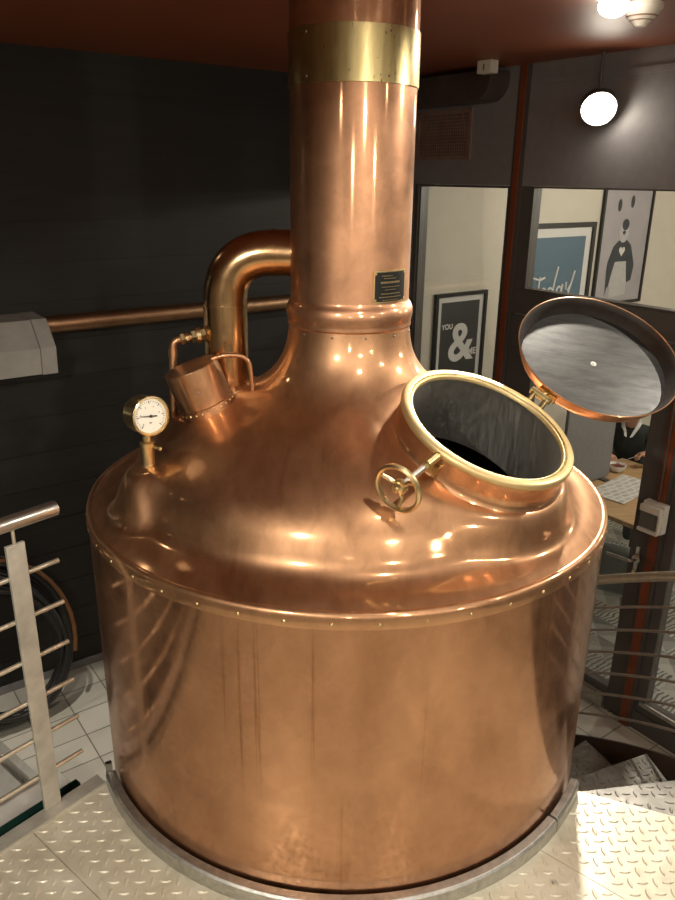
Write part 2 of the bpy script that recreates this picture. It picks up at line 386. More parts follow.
# body: slightly bulged cylinder from floor to seam
bm = N()
prof = [(.797, 0.0), (.798, .5), (.800, 1.2), (.800, 1.6), (.800, 1.9), (.7995, 2.046)]
lathe(bm, prof, AX, seg=192); obj('body', bm, 'copper_body', K, smooth=60)
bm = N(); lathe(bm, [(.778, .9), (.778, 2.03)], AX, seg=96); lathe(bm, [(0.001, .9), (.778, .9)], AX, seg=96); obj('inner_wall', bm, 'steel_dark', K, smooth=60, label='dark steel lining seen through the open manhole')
# shoulder band with rolled top edge
bm = N()
lathe(bm, [(.8005, 2.046), (.8045, 2.042), (.8050, 2.045), (.8040, 2.070), (.8020, 2.0765), (.797, 2.0810), (.790, 2.0825), (.785, 2.0800)], AX, seg=192)
band = obj('shoulder_band', bm, 'copper', K, smooth=50)
first = None
for i in range(46):
    a = 2*PI*i/46+.02; c = K3(.8045, 2.056, a); nn = Vector((math.cos(a), math.sin(a), 0))
    if first is None:
        bm = N(); lathe(bm, [(.0046, -.001), (.0040, .0014), (.0024, .0026), (.0003, .003)], (0, 0, 0), (1, 0, 0), 10)
        me = bpy.data.meshes.new('rivet'); bm.to_mesh(me); bm.free(); me.materials.append(M['brass'])
        for p in me.polygons: p.use_smooth = True
        first = me
    o = bpy.data.objects.new('rivet', first); COL.objects.link(o); o.parent = band; o.location = c-AX; o.rotation_euler = (0, 0, a)
# dome with swages for the manhole and the gauge
MC = Vector((.407, 1.950, 2.379)); MN = Vector((.29, -.29, .91)).normalized()
prof0 = [(.1795, 2.60), (.183, 2.565), (.190, 2.525), (.207, 2.485), (.238, 2.443), (.285, 2.405), (.35, 2.373), (.44, 2.338), (.53, 2.298), (.60, 2.250), (.640, 2.205), (.660, 2.162),
         (.673, 2.130), (.692, 2.110), (.722, 2.0985), (.757, 2.091), (.789, 2.0805)]
def chaikin(p, k):
    for _ in range(k):
        q = [p[0]]
        for a, b in zip(p, p[1:]): q += [(a[0]*.75+b[0]*.25, a[1]*.75+b[1]*.25), (a[0]*.25+b[0]*.75, a[1]*.25+b[1]*.75)]
        q.append(p[-1]); p = q
    return p
PR = chaikin(prof0, 2)
dense = []
for a, b in zip(PR, PR[1:]):
    k = max(1, int(math.hypot(a[0]-b[0], a[1]-b[1])/.009))
    for j in range(k): dense.append((a[0]+(b[0]-a[0])*j/k, a[1]+(b[1]-a[1])*j/k))
dense.append(PR[-1])
def dome_z(r):
    for a, b in zip(PR, PR[1:]):
        if a[0] <= r <= b[0] and b[0] > a[0]: return a[1]+(b[1]-a[1])*(r-a[0])/(b[0]-a[0])
    return PR[-1][1]
GA = math.radians(209)
GC = K3(.64, 2.23, GA)
def swell(p):
    rel = p-MC; a = rel.dot(MN); rho = (rel-MN*a).length
    rax = math.hypot(p.x-AX.x, p.y-AX.y)
    if rho < .40 and rax > .2:
        at = -.084
        w = sm((.350-rho)/.105)*sm((.765-rax)/.07)
        if a < at: p = p+MN*(at-a)*w
    # swage under the gauge
    rel = Vector((p.x-GC.x, p.y-GC.y, 0)); rad = Vector((math.cos(GA), math.sin(GA), 0)); tg = Vector((-rad.y, rad.x, 0))
    q = math.hypot((rel.dot(rad)+.01)/1.0, rel.dot(tg)/.95)
    if q < .17 and rax < .77:
        zt = 2.243-.30*max(0, rel.dot(rad))-.05*max(0, -rel.dot(rad))
        if p.z < zt: p = Vector((p.x, p.y, p.z+(zt-p.z)*sm((.165-q)/.115)*sm((.765-rax)/.07)))
    return p
def dome(off, hole, seg=224):
    bm = N(); rings = []
    for r, z in dense:
        rings.append([bm.verts.new(swell(Vector((AX.x+r*math.cos(2*PI*i/seg), AX.y+r*math.sin(2*PI*i/seg), z)))) for i in range(seg)])
    for A, B in zip(rings, rings[1:]):
        for i in range(seg):
            j = (i+1) % seg; bm.faces.new((A[i], A[j], B[j], B[i]))
    bmesh.ops.recalc_face_normals(bm, faces=bm.faces)
    if off:
        bm.normal_update(); s = -1 if sum(f.normal.z for f in bm.faces) > 0 else 1
        for v in bm.verts: v.co = v.co+v.normal*off*s
    kill = []
    for f in bm.faces:
        rel = f.calc_center_median()-MC; a = rel.dot(MN)
        if (rel-MN*a).length < hole and abs(a) < .25: kill.append(f)
    bmesh.ops.delete(bm, geom=kill, context='FACES'); return bm
obj('dome', dome(0, .232), 'copper', K, smooth=180)
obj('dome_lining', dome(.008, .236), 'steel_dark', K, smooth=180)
# stack
bm = N()
lathe(bm, [(.1800, 2.590), (.1835, 2.592), (.1845, 2.597), (.1835, 2.601), (.1850, 2.612), (.1880, 2.628), (.1870, 2.645), (.1815, 2.657), (.1755, 2.664), (.1745, 2.672), (.1740, 3.0), (.1735, CEIL-.001)], AX, seg=96)
stack = obj('vent_stack', bm, 'copper_pipe', K, smooth=50)
bm = N(); lathe(bm, [(.1745, 3.228), (.1775, 3.229), (.1775, 3.360), (.1745, 3.361)], AX, seg=96); brb = obj('brass_band', bm, 'brass_dull', stack, smooth=40, label='wide dull brass band')
for a in (-2.33, -1.05, .4, 1.7, 2.9):
    for z in (3.244, 3.345):
        bm = N(); lathe(bm, [(.0036, 0), (.003, .0012), (.0004, .002)], K3(.1775, z, a), (math.cos(a), math.sin(a), 0), 10); obj('screw', bm, 'grille', brb, smooth=60)
for i in range(12):
    a = i*2*PI/12-1.32; bm = N(); lathe(bm, [(.0035, 0), (.003, .0015), (.0003, .0022)], K3(.1825, 2.578, a), (math.cos(a), math.sin(a), 0), 8); obj('seam_screw', bm, 'steel_dark', stack, smooth=60)
# name plate wrapped round the stack
def cplate(bm, a0, a1, z0, z1, r0, r1, k=12):
    lathe(bm, [(r0, z0), (r1, z0), (r1, z1), (r0, z1)], AX, seg=k, a0=a0, a1=a1, closed=True)
    return bm
def lathe_z(prof, a0, a1, k, bm):
    rings = [[bm.verts.new(K3(r, z, a0+(a1-a0)*i/k)) for i in range(k+1)] for r, z in prof]; n = len(rings)
    for q in range(n):
        A, B = rings[q], rings[(q+1) % n]
        for i in range(k): bm.faces.new((A[i], A[i+1], B[i+1], B[i]))
    bm.faces.new([r[0] for r in rings]); bm.faces.new([r[-1] for r in rings][::-1]); return bm
def patch(bm, a0, a1, z0, z1, r0, r1, k=10): return lathe_z([(r0, z0), (r1, z0), (r1, z1), (r0, z1)], a0, a1, k, bm)
pa0, pa1, pz0, pz1 = -1.205, -.52, 2.674, 2.762
plate = obj('name_plate', patch(N(), pa0, pa1, pz0, pz1, .1742, .1775, 14), 'gold', stack, smooth=40, label='small black and gold maker plate')
obj('plate_face', patch(N(), pa0+.02, pa1-.02, pz0+.004, pz1-.004, .1770, .1782, 14), 'black_paint', plate, smooth=40)
bm = N(); rr = random.Random(3)
rows = [(2.768, .14, .30, .0022), (2.761, .18, .38, .0018), (2.750, .12, .48, .0052), (2.738, .14, .46, .0016), (2.730, .2, .40, .0016), (2.719, .13, .48, .0024), (2.710, .10, .50, .0024), (2.702, .16, .44, .0016)]
for z, s, e, h in rows:
    z -= .02
    a = pa0+s
    while a < pa0+e+.03:
        w_ = rr.uniform(.012, .035); patch(bm, a, a+w_, z-h/2, z+h/2, .1780, .1786, 1); a += w_+.010
for aa in (pa0+.03, pa1-.03):
    for zz in (pz0+.008, pz1-.008): lathe(bm, [(.004, 0), (.0034, .0014), (.0004, .0018)], K3(.1782, zz, aa), (math.cos(aa), math.sin(aa), 0), 8)
pp_ = obj('plate_print', bm, 'gold', plate); pp_['kind'] = 'stuff'
# steam duct leaving the stack and dropping into the dome
dx, dy = AX.x-.380, AX.y+.06
path = arcpath([(AX.x-.12, dy-.0, 2.787), (dx, dy, 2.787), (dx, dy, 2.33)], .155, 14)
bm = N(); tube(bm, path, .067, 40); duct = obj('steam_duct', bm, 'copper_old', K, smooth=60)
bm = N(); lathe(bm, [(.067, .0), (.098, -.004), (.100, -.012), (.067, -.016)], (dx, dy, 2.372), (-.3, 0, .95), 40, closed=True); obj('duct_flange', bm, 'copper', duct, smooth=40)
bm = N(); lathe(bm, [(.068, -.004), (.070, -.004), (.070, .004), (.068, .004)], (dx+.155, dy, 2.787), (1, 0, 0), 40, closed=True); obj('duct_seam', bm, 'copper_old', duct, smooth=40)
bm = N(); lathe(bm, [(.068, -.004), (.070, -.004), (.070, .004), (.068, .004)], (dx, dy, 2.632), (0, 0, 1), 40, closed=True)
obj('duct_seam', bm, 'copper_old', duct, smooth=40)
# slanted copper cup with riveted foot
CC = Vector((-.436, 2.176, 2.472)); CN = Vector((-.34, -.09, .935)).normalized()
bm = N(); lathe(bm, [(.0005, -.002), (.077, -.002), (.078, .0005), (.081, .0), (.081, -.112), (.0835, -.114), (.0865, -.21)], CC, CN, 48); cup = obj('sealed_cup', bm, 'copper', K, smooth=40, label='slanted copper cup with riveted foot')
bm = N(); lathe(bm, [(.0005, .0012), (.0765, .0012), (.0775, -.001)], CC, CN, 48); obj('cup_cap', bm, 'copper_dull', cup, smooth=40, label='dull copper cap')
u, w, n = basis(CN)
for i in range(26):
    a = 2*PI*i/26; dr = u*math.cos(a)+w*math.sin(a); bm = N(); lathe(bm, [(.0038, 0), (.003, .002), (.0003, .003)], CC+dr*.0840-CN*.124, dr, 8); obj('cup_rivet', bm, 'brass_pale', cup, smooth=60)
bm = N(); lathe(bm, [(.005, 0), (.004, .002), (.0003, .003)], CC-CN*.06+(Vector((.15, -1, 0))-CN*Vector((.15, -1, 0)).dot(CN)).normalized()*.081, (.15, -1, -.05), 10)
obj('cup_screw', bm, 'grille', cup, smooth=60)
# small overflow tube looping from the cup
bm = N(); tube(bm, arcpath([(-.372, 2.17, 2.498), (-.315, 2.172, 2.514), (-.262, 2.18, 2.50), (-.250, 2.19, 2.33)], .03, 8), .0065, 12); obj('overflow_tube', bm, 'copper', cup, smooth=60)
# bleed pipe beside the cup
bm = N(); tube(bm, arcpath([(-.520, 2.275, 2.20), (-.505, 2.275, 2.528), (-.400, 2.305, 2.548)], .022, 8), .0115, 14); bp_ = obj('bleed_pipe', bm, 'copper', K, smooth=60)
bm = N(); A_ = Vector((-.505, 2.275, 2.528)); B_ = Vector((-.400, 2.305, 2.548)); D_ = (B_-A_).normalized()
def nut(bm, c, d, r, h, seg=6): return lathe(bm, [(.001, -h/2), (r*.9, -h/2), (r, -h/2+.002), (r, h/2-.002), (r*.9, h/2), (.001, h/2)], c, d, seg)
nut(bm, A_+D_*.030, D_, .019, .014); nut(bm, A_+D_*.044, D_, .015, .012, 16)
obj('brass_nut', bm, 'brass', bp_, smooth=30)
bm = N(); nut(bm, A_+D_*.066, D_, .021, .016); nut(bm, A_+D_*.080, D_, .026, .016, 20); nut(bm, A_+D_*.094, D_, .019, .018)
obj('brass_nut', bm, 'brass', bp_, smooth=30)
for q in ((-.5065, 2.275, 2.49),):
    bm = N(); lathe(bm, [(.0115, -.012), (.0135, -.012), (.0135, .012), (.0115, .012)], q, (.05, 0, 1), 20, closed=True); obj('pipe_collar', bm, 'copper', bp_, smooth=40)
# pressure gauge on its stem
GB = Vector((-.525, 1.965, 2.235)); GT = Vector((-.524, 1.970, 2.387)); GN = Vector((.66, -.74, .10)).normalized()
bm = N(); lathe(bm, [(.001, -.03), (.024, -.03), (.024, -.004), (.020, 0), (.0185, .012), (.0185, .062), (.021, .066), (.021, .074), (.013, .078), (.013, .12), (.011, .122)], GB, GT-GB, 24)
cyl(bm, GB+Vector((.0, 0, .065)), GB+Vector((.038, -.012, .060)), .0045, 10); sphere(bm, GB+Vector((.038, -.012, .060)), .006, 10, 8)
gst = obj('gauge_stem', bm, 'brass', K, smooth=35)
bm = N(); cf = GT+GN*.025
lathe(bm, [(.001, -.062), (.046, -.062), (.051, -.056), (.052, -.050), (.052, -.004), (.055, -.003), (.056, .002), (.054, .008), (.049, .009), (.046, .003)], cf, GN, 48); gg = obj('pressure_gauge', bm, 'brass', K, smooth=35, label='round brass pressure gauge with white dial')
bm = N(); lathe(bm, [(.0004, .0025), (.0475, .0025)], cf, GN, 48); obj('dial', bm, 'dial', gg)
u, w, n = basis(GN); bm = N()
def dpt(a, r): return cf+GN*.0032+(u*math.cos(a)+w*math.sin(a))*r
for i in range(31):
    a = math.radians(-45+270*i/30); r0 = .034 if i % 5 == 0 else .038; tg = (-u*math.sin(a)+w*math.cos(a))*(.0010 if i % 5 == 0 else .0005)
    slab(bm, [dpt(a, r0)-tg, dpt(a, .042)-tg, dpt(a, .042)+tg, dpt(a, r0)+tg], GN, .0004)
obj('dial_mark', bm, 'needle', gg)
hx = Vector((0, 0, 1)).cross(GN).normalized(); hz = GN.cross(hx)
def gtext(t, size, x, z): return letters(t, size, cf+GN*.0034+hx*x+hz*z, hx, hz, .0003)
for t, x, z in (('0', -.025, -.022), ('1', -.030, .004), ('2', -.014, .022), ('3', .010, .022), ('4', .025, .004), ('bar', -.005, -.020)):
    obj('dial_number', gtext(t, 0.0065 if t != 'bar' else .006, x, z), 'needle', gg)
bm = N(); t0 = cf+GN*.006; nd = (-hx*.99+hz*.12).normalized(); tg = hz*.0012
slab(bm, [t0+nd*.036, t0+nd*.03-tg*.5, t0-nd*.018-tg*1.5, t0-nd*.018+tg*1.5, t0+nd*.03+tg*.5], GN, .0012); lathe(bm, [(.004, -.001), (.004, .002), (.0005, .003)], t0, GN, 16); obj('needle', bm, 'needle', gg)
# manhole: copper neck, steel throat, brass rim
bm = N(); lathe(bm, [(.243, -.012), (.2425, -.05), (.2435, -.070), (.248, -.080), (.262, -.092)], MC, MN, 120); mh = obj('manhole_neck', bm, 'copper', K, smooth=60)
bm = N(); lathe(bm, [(.217, -.004), (.223, -.03), (.225, -.23), (.231, -.23), (.240, -.03)], MC, MN, 120); obj('steel_throat', bm, 'steel_throat', mh, smooth=40)
bm = N(); lathe(bm, [(.2165, -.010), (.217, -.001), (.220, .002), (.226, .0015), (.2275, .005), (.243, .0055), (.2475, .002), (.249, -.006), (.2475, -.014), (.243, -.017)], MC, MN, 120, closed=True); obj('brass_rim', bm, 'brass_pale', mh, smooth=50, label='pale brass manhole rim')
bm = N(); lathe(bm, [(.2225, .0022), (.224, .0035), (.2255, .0022)], MC, MN, 120); obj('rim_gasket', bm, 'brass_dull', mh, smooth=60)
# open lid
LCn = Vector((.815, 2.335, 2.492)); LN = Vector((.121, -.537, .835)).normalized()
bm = N(); lathe(bm, [(.0005, -.068), (.10, -.067), (.19, -.064), (.226, -.058), (.236, -.050), (.247, -.028), (.2565, -.006), (.2590, -.001), (.2590, .003), (.2570, .004), (.2555, .001)], LCn, LN, 120); lid = obj('manhole_lid', bm, 'copper', K, smooth=60)
bm = N(); lathe(bm, [(.2555, .0015), (.2500, -.004), (.245, -.018), (.238, -.036), (.232, -.048)], LCn, LN, 120); obj('lid_wall', bm, 'lid_inside_shade', lid, smooth=60, label='inner wall of the lid with its shade painted dark')
bm = N(); lathe(bm, [(.0005, -.0465), (.228, -.0465), (.2325, -.0475)], LCn, LN, 120); obj('lid_plate', bm, 'steel_lid', lid, smooth=60, label='grey brushed steel inner plate')
bm = N(); lathe(bm, [(.0005, -.041), (.0045, -.041), (.005, -.044), (.0085, -.0435), (.010, -.046)], LCn, LN, 20); obj('lid_bolt', bm, 'white', lid, smooth=40)
hd = (LCn-MC); hd = (hd-MN*hd.dot(MN)).normalized(); H0 = MC+hd*.253-MN*.006
hd2 = (MC-LCn); hd2 = (hd2-LN*hd2.dot(LN)).normalized(); H1 = LCn+hd2*.262-LN*.018
ha = hd.cross(MN).normalized(); Hm = (H0+H1)/2+UP*.012
bm = N(); cyl(bm, Hm-ha*.034, Hm+ha*.034, .011, 16)
for s in (-1, 1): tube(bm, [H0+ha*.022*s-hd*.004, Hm+ha*.022*s], .0085, 10)
tube(bm, [Hm, H1-hd2*.004], .0095, 10); fbox(bm, H0-ha*.035-MN*.02-hd*.004, ha*.07, hd*.012, MN*.022); fbox(bm, H1-ha*.03-LN*.02-hd2*.010, ha*.06, hd2*.010, LN*.028)
obj('hinge', bm, 'brass_dull', mh, smooth=40, label='brass lid hinge')
# handwheel on its spindle
WC = Vector((.1405, 1.618, 2.3255)); WN = Vector((-.596, -.786, -.161)).normalized(); u, w, n = basis(WN); wr = .0555
bm = N(); ring = [WC+(u*math.cos(2*PI*i/48)+w*math.sin(2*PI*i/48))*wr for i in range(48)]
lathe(bm, [(wr-.004, -.005), (wr-.003, .005), (wr+.002, .0065), (wr+.0075, .003), (wr+.0075, -.004), (wr, -.008)], WC, WN, 56, closed=True); wh = obj('hand_wheel', bm, 'brass', K, smooth=45)
for k in range(3):
    a = 2*PI*k/3+.5; dr = u*math.cos(a)+w*math.sin(a); tg = WN.cross(dr); bm = N()
    pts = [WC-WN*.006+dr*.010-WN*.0, WC-WN*.010+dr*.030+tg*.004, WC+dr*(wr-.006)]
    tube(bm, pts, [.0065, .005, .005], 10); obj('spoke', bm, 'brass', wh, smooth=60)
bm = N(); lathe(bm, [(.001, .012), (.005, .011), (.007, .005), (.015, .003), (.019, -.006), (.019, -.016), (.009, -.022)], WC, WN, 20); obj('hub', bm, 'brass', wh, smooth=45)
E_ = WC-WN*.152; bm = N(); tube(bm, [WC-WN*.015, WC-WN*.05, E_], [.0085, .0085, .0085], 12); obj('spindle', bm, 'steel', wh, smooth=50)
bm = N(); cyl(bm, E_+WN*.025, E_-WN*.06, .0115, 16); cyl(bm, E_+WN*.04, E_+WN*.026, .010, 6)
sd = (E_-MC); sd = (sd-MN*sd.dot(MN)).normalized(); tt = MN.cross(sd); E2 = MC+sd*.238-MN*.048; fbox(bm, E2-tt*.018-MN*.012, tt*.036, sd*.022, MN*.024)
obj('clamp_bracket', bm, 'brass_dull', mh, smooth=40)

# ------------------------------------------------------------------ platform of checker plate
EV = Vector((.636, .772, 0)).normalized(); NV = Vector((.772, -.636, 0)).normalized()
Lc = Vector((-.708, 1.883, 0)); Rc = Vector((.772, 1.876, 0)); RV = Vector((.937, -.350, 0)).normalized()
plat = root('checker_plate_platform', (0, .6, 0), 'raised platform of pale steel checker plate wrapped round the kettle front', 'platform')
arc = []
aR = math.atan2(Rc.y-AX.y, Rc.x-AX.x); aL = math.atan2(Lc.y-AX.y, Lc.x-AX.x)-0.0
if aL > 0: aL -= 2*PI
for i in range(61):
    a = aR+(aL-aR)*i/60; arc.append((AX.x+.838*math.cos(a), AX.y+.838*math.sin(a)))
far = Rc+RV*1.45
pl0 = Lc-EV*3.1
outline = [tuple(far.xy), (2.35, -.5), (-1.2, -1.4), tuple(pl0.xy)] + [(x, y) for x, y in arc[::-1]]
def in_poly(x, y, poly):
    c = False; n = len(poly)
    for i in range(n):
        x1, y1 = poly[i]; x2, y2 = poly[(i+1) % n]
        if (y1 > y) != (y2 > y) and x < (x2-x1)*(y-y1)/(y2-y1)+x1: c = not c
    return c
def edge_dist(x, y, poly):
    d = 9
    for i in range(len(poly)):
        a = Vector(poly[i]); b = Vector(poly[(i+1) % len(poly)]); ab = b-a; t = max(0, min(1, (Vector((x, y))-a).dot(ab)/max(ab.length_squared, 1e-9)))
        d = min(d, (Vector((x, y))-a-ab*t).length)
    return d
def lug(bm, c, d, s, up, Lh=.0175, wh=.0058, h=.0030):
    # raised lens shaped lug
    pr = [(-1, 0), (-.45, .8), (.2, 1), (.7, .62), (1, 0), (.7, -.62), (.2, -1), (-.45, -.8)]
    base = [bm.verts.new(c+d*x*Lh+s*y*wh) for x, y in pr]; top = [bm.verts.new(c+d*x*Lh*.72+s*y*wh*.42+up*h) for x, y in pr]
    for i in range(8): bm.faces.new((base[i], base[(i+1) % 8], top[(i+1) % 8], top[i]))
    bm.faces.new(top)
def checker(poly, z, bm, cell=.0350, ang=0.0, margin=.012, clip=None):
    xs = [p[0] for p in poly]; ys = [p[1] for p in poly]
    ca, sa = math.cos(ang), math.sin(ang)
    R_ = max(max(xs)-min(xs), max(ys)-min(ys)); cx, cy = (max(xs)+min(xs))/2, (max(ys)+min(ys))/2
    k = int(R_/cell)+2
    for i in range(-k, k+1):
        for j in range(-k, k+1):
            x = cx+(i*ca-j*sa)*cell; y = cy+(i*sa+j*ca)*cell
            if clip and not clip(x, y): continue
            if not in_poly(x, y, poly) or edge_dist(x, y, poly) < margin: continue
            b = ang+(PI/2 if (i+j) % 2 else 0); d = Vector((math.cos(b), math.sin(b), 0)); lug(bm, Vector((x, y, z)), d, Vector((-d.y, d.x, 0)), UP)
seams = [(-9, .751), (.751, 1.653), (1.653, 9)]
for v0, v1 in seams:
    bm = N(); f = bm.faces.new([bm.verts.new((x, y, DECK)) for x, y in outline])
    for vv, keep in ((v0+.0012, 1), (v1-.0012, -1)):
        g = bm.verts[:]+bm.edges[:]+bm.faces[:]
        bmesh.ops.bisect_plane(bm, geom=g, plane_co=EV*vv, plane_no=EV*keep, clear_inner=True)
    polys = [[tuple(v.co.xy) for v in ff.verts] for ff in bm.faces]
    r_ = bmesh.ops.extrude_face_region(bm, geom=bm.faces[:]); bmesh.ops.translate(bm, verts=[v for v in r_['geom'] if isinstance(v, bmesh.types.BMVert)], vec=(0, 0, -.012))
    for pp in polys: checker(pp, DECK, bm, ang=.04, clip=lambda x, y: y > .35)
    obj('deck_plate', bm, 'deck', plat)
# edge bars and legs
bm = N(); fbox(bm, Lc-EV*3.1-NV*.052+UP*(DECK-.10), EV*3.095, NV*.0515, UP*.108); obj('edge_beam', bm, 'rail_paint', plat, bevel=.002, label='pale grey steel edge beam')
bm = N(); fbox(bm, Rc+RV*.08+UP*(DECK-.06)+Vector((0, -.004, 0)), RV*1.36, Vector((-RV.y, RV.x, 0))*-.02, UP*.047); obj('nosing_plate', bm, 'deck', plat)
bm = N(); aC0, aC1 = aL+.004, aR-.01
lathe_z([(.807, DECK-.05), (.8375, DECK-.05), (.8375, DECK+.040), (.830, DECK+.046), (.807, DECK+.046)], aC0, aC1-.23, 80, bm); lathe_z([(.810, DECK-.05), (.8375, DECK-.05), (.8375, DECK+.040), (.830, DECK+.048), (.810, DECK+.048)], aC1-.222, aC1, 16, bm)
obj('kerb_ring', bm, 'galv', plat, bevel=.0015, label='upright galvanised kerb strip around the kettle')
bm = N(); aa = aC0; fbox(bm, K3(.815, DECK-.03, aa), (K3(1, 0, aa)-K3(.99, 0, aa))*1.9, (K3(1, 0, aa-.014)-K3(1, 0, aa)), UP*.105); obj('kerb_end', bm, 'steel_dark', plat)
for x, y in ((-.95, 1.45), (-1.7, .55), (2.0, 1.2), (2.1, -.3), (-1.1, -1.1), (.2, .6)):
    bm = N(); fbox(bm, (x-.03, y-.03, 0), (.06, 0, 0), (0, .06, 0), (0, 0, DECK-.013)); obj('support_leg', bm, 'rail_paint', plat)
bm = N(); lathe(bm, [(.0009, .0015), (.004, .0015), (.0045, .003), (.009, .003), (.010, 0)], (.607, 1.634-.09, DECK), UP, 16); obj('deck_bolt', bm, 'rail_paint', plat, smooth=30)

# ------------------------------------------------------------------ winding steps
stair = root('winding_stair', (AX.x, AX.y+.0, 0), 'winding stair of checker plate treads dropping away behind the kettle', 'stair')
stair.location = (1.2, 2.4, 0)
outer = [-24.6, -8.8, 4.2, 18.5, 32.4, 46.5, 60]; inner = [-27.9, -14.2, .6, 15.2, 29.5, 44, 58]
OR, IR = 1.44, .85
for k in range(1, 6):
    z = DECK-.2*k
    a0, a1, b0, b1 = (math.radians(t) for t in (inner[k-1]-3, inner[k], outer[k-1]-3, outer[k]))
    poly = [(AX.x+OR*math.cos(b0), AX.y+OR*math.sin(b0)), (AX.x+OR*math.cos(b1), AX.y+OR*math.sin(b1)), (AX.x+IR*math.cos(a1), AX.y+IR*math.sin(a1)), (AX.x+(IR+.01)*math.cos((a0+a1)/2), AX.y+(IR+.01)*math.sin((a0+a1)/2)), (AX.x+IR*math.cos(a0), AX.y+IR*math.sin(a0))]
    bm = N(); prism(bm, poly, z-.012, z)
    p1, p2 = Vector((*poly[1], z)), Vector((*poly[2], z)); fbox(bm, p1-UP*.05, (p2-p1), ((p1-p2).cross(UP)).normalized()*.006, UP*.049)
    checker(poly, z, bm, ang=math.radians(inner[k])*.9)
    p0 = Vector((*poly[0], z)); fbox(bm, p0-UP*.055, (p1-p0), (UP.cross(p1-p0)).normalized()*.006, UP*.043)
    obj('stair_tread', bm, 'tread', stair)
# stringer curving down outside the treads
def zs(az): return .60-.01435*(az-18.5)
bm = N(); vo = []
azs = [-24+i*2.0 for i in range(45)]
rings = []
for az in azs:
    a = math.radians(az); zt = max(.1, min(DECK, zs(az))); rings.append([bm.verts.new(K3(r, z, a)) for r, z in ((1.478, 0), (1.478, zt), (1.49, zt), (1.49, 0))])
for A, B in zip(rings, rings[1:]):
    for i in range(4): bm.faces.new((A[i], A[(i+1) % 4], B[(i+1) % 4], B[i]))
bm.faces.new(rings[0]); bm.faces.new(rings[-1][::-1])
obj('stringer', bm, 'dark_brown', stair, smooth=40, label='curved dark stringer outside the treads')
for k in range(1, 6):
    for r in (1.0, 1.35):
        z = DECK-.2*k; a = math.radians((outer[k]+inner[k])/2-7); c = K3(r, 0, a); bm = N(); cyl(bm, c, c+UP*(z-.013), .018, 10); obj('tread_support', bm, 'dark_brown', stair, smooth=40)
# stair rail: handrail and bars following the spiral
sr = root('stair_railing', K3(1.5, 0, math.radians(25)), 'curved stair railing with pale round handrail and thin bars', 'railing')
def zr(az): return 1.440-.01440*(az-21.7)
def hel(off, a0=-20, a1=72): return [K3(1.506, zr(a0+(a1-a0)*i/60)+off, math.radians(a0+(a1-a0)*i/60)) for i in range(61)]
bm = N(); tube(bm, hel(0), .0225, 16); obj('handrail', bm, 'rod', sr, smooth=60)
for off in (-.152, -.274, -.396, -.517, -.636, -.762):
    bm = N(); tube(bm, hel(off), .0065, 8); obj('rail_bar', bm, 'rail_dark', sr, smooth=60)
for az in (-18, 48, 71):
    a = math.radians(az); bm = N(); cyl(bm, K3(1.506, 0, a)-Vector((0, 0, 0)), K3(1.506, zr(az)-.018, a), .013, 12); obj('rail_post', bm, 'rail_dark', sr, smooth=60)

# ------------------------------------------------------------------ guard rail on the platform edge
PB = Vector((-.814, 1.757, 0))
gr = root('guard_railing', PB.copy(), 'pale steel guard railing with flat post and thin round bars', 'railing')
PO = PB-NV*.020-NV*.0
bm = N(); fbox(bm, PB-EV*.026-NV*.034+UP*(DECK+.0085), EV*.052, NV*-.012, UP*(.885-.0085)); obj('flat_post', bm, 'rail_paint', gr, bevel=.0015)
PC = PB-NV*.028
bm = N(); cyl(bm, PB-NV*.040+UP*(DECK+.88), PB-NV*.040+UP*(DECK+.935), .005, 10); obj('rail_pin', bm, 'rod', gr, smooth=50)
HC = PB-NV*.040+UP*(DECK+.947)
bm = N(); tube(bm, [HC+EV*.126, HC-EV*2.2], .0205, 28); obj('handrail', bm, 'steel', gr, smooth=60)
for k in range(6):
    z = DECK+.785-.132*k; c = PB-NV*.052+UP*z; bm = N(); tube(bm, [c+EV*.122, c-EV*2.2], .0068, 14); obj('rail_bar', bm, 'rod', gr, smooth=60)
bm = N(); c = PB-EV*1.9; fbox(bm, c-EV*.026-NV*.034+UP*(DECK+.0085), EV*.052, NV*-.012, UP*(.885-.0085)); obj('flat_post', bm, 'rail_paint', gr, bevel=.0015)

# ------------------------------------------------------------------ things below the platform edge
E0 = Lc-EV*1.9-NV*.085
gl = root('glass_guard', (E0+EV*.9), 'thick green-edged glass guard standing under the platform edge', 'glass panel')
gl.location = (*(Lc-EV*1.0-NV*.085).xy, 0)
q0 = Lc-EV*2.2-NV*.137
bm = N(); fbox(bm, q0+UP*.45, EV*2.17, NV*.018, UP*.69); obj('glass_sheet', bm, 'glass', gl)
bm = N(); fbox(bm, q0-NV*.004+UP*1.1405, EV*2.17, NV*.026, UP*.012); obj('dark_cap', bm, 'green_edge', gl)
for q in (1.6, .3): bm = N(); fbox(bm, q0+EV*q, EV*.05, NV*.018, UP*.449); obj('foot_bar', bm, 'dark_frame', gl)
q1 = Lc-EV*2.3-NV*.30
cab = root('white_counter', (*(q1+EV*1.15+NV*.07).xy, 0), 'narrow white counter ledge directly behind the green-edged glass guard', 'counter')
wb = N(); fbox(wb, q1+UP*1.07, EV*2.28, NV*.145, UP*.03); obj('counter_top', wb, 'white', cab, bevel=.003)
bm = N(); fbox(bm, q1+EV*.02+NV*.012, EV*2.24, NV*.12, UP*1.069); obj('counter_body', bm, 'white', cab)
q2 = Lc-EV*1.2-NV*.86
ca2 = root('base_cabinet', (*(q2+EV*.6+NV*.25).xy, 0), 'dark base cabinet carrying the stainless steel tray', 'cabinet')
bm = N(); fbox(bm, q2+UP*.08, EV*1.22, NV*.50, UP*.76); obj('cabinet_body', bm, 'dark_frame', ca2, bevel=.002)
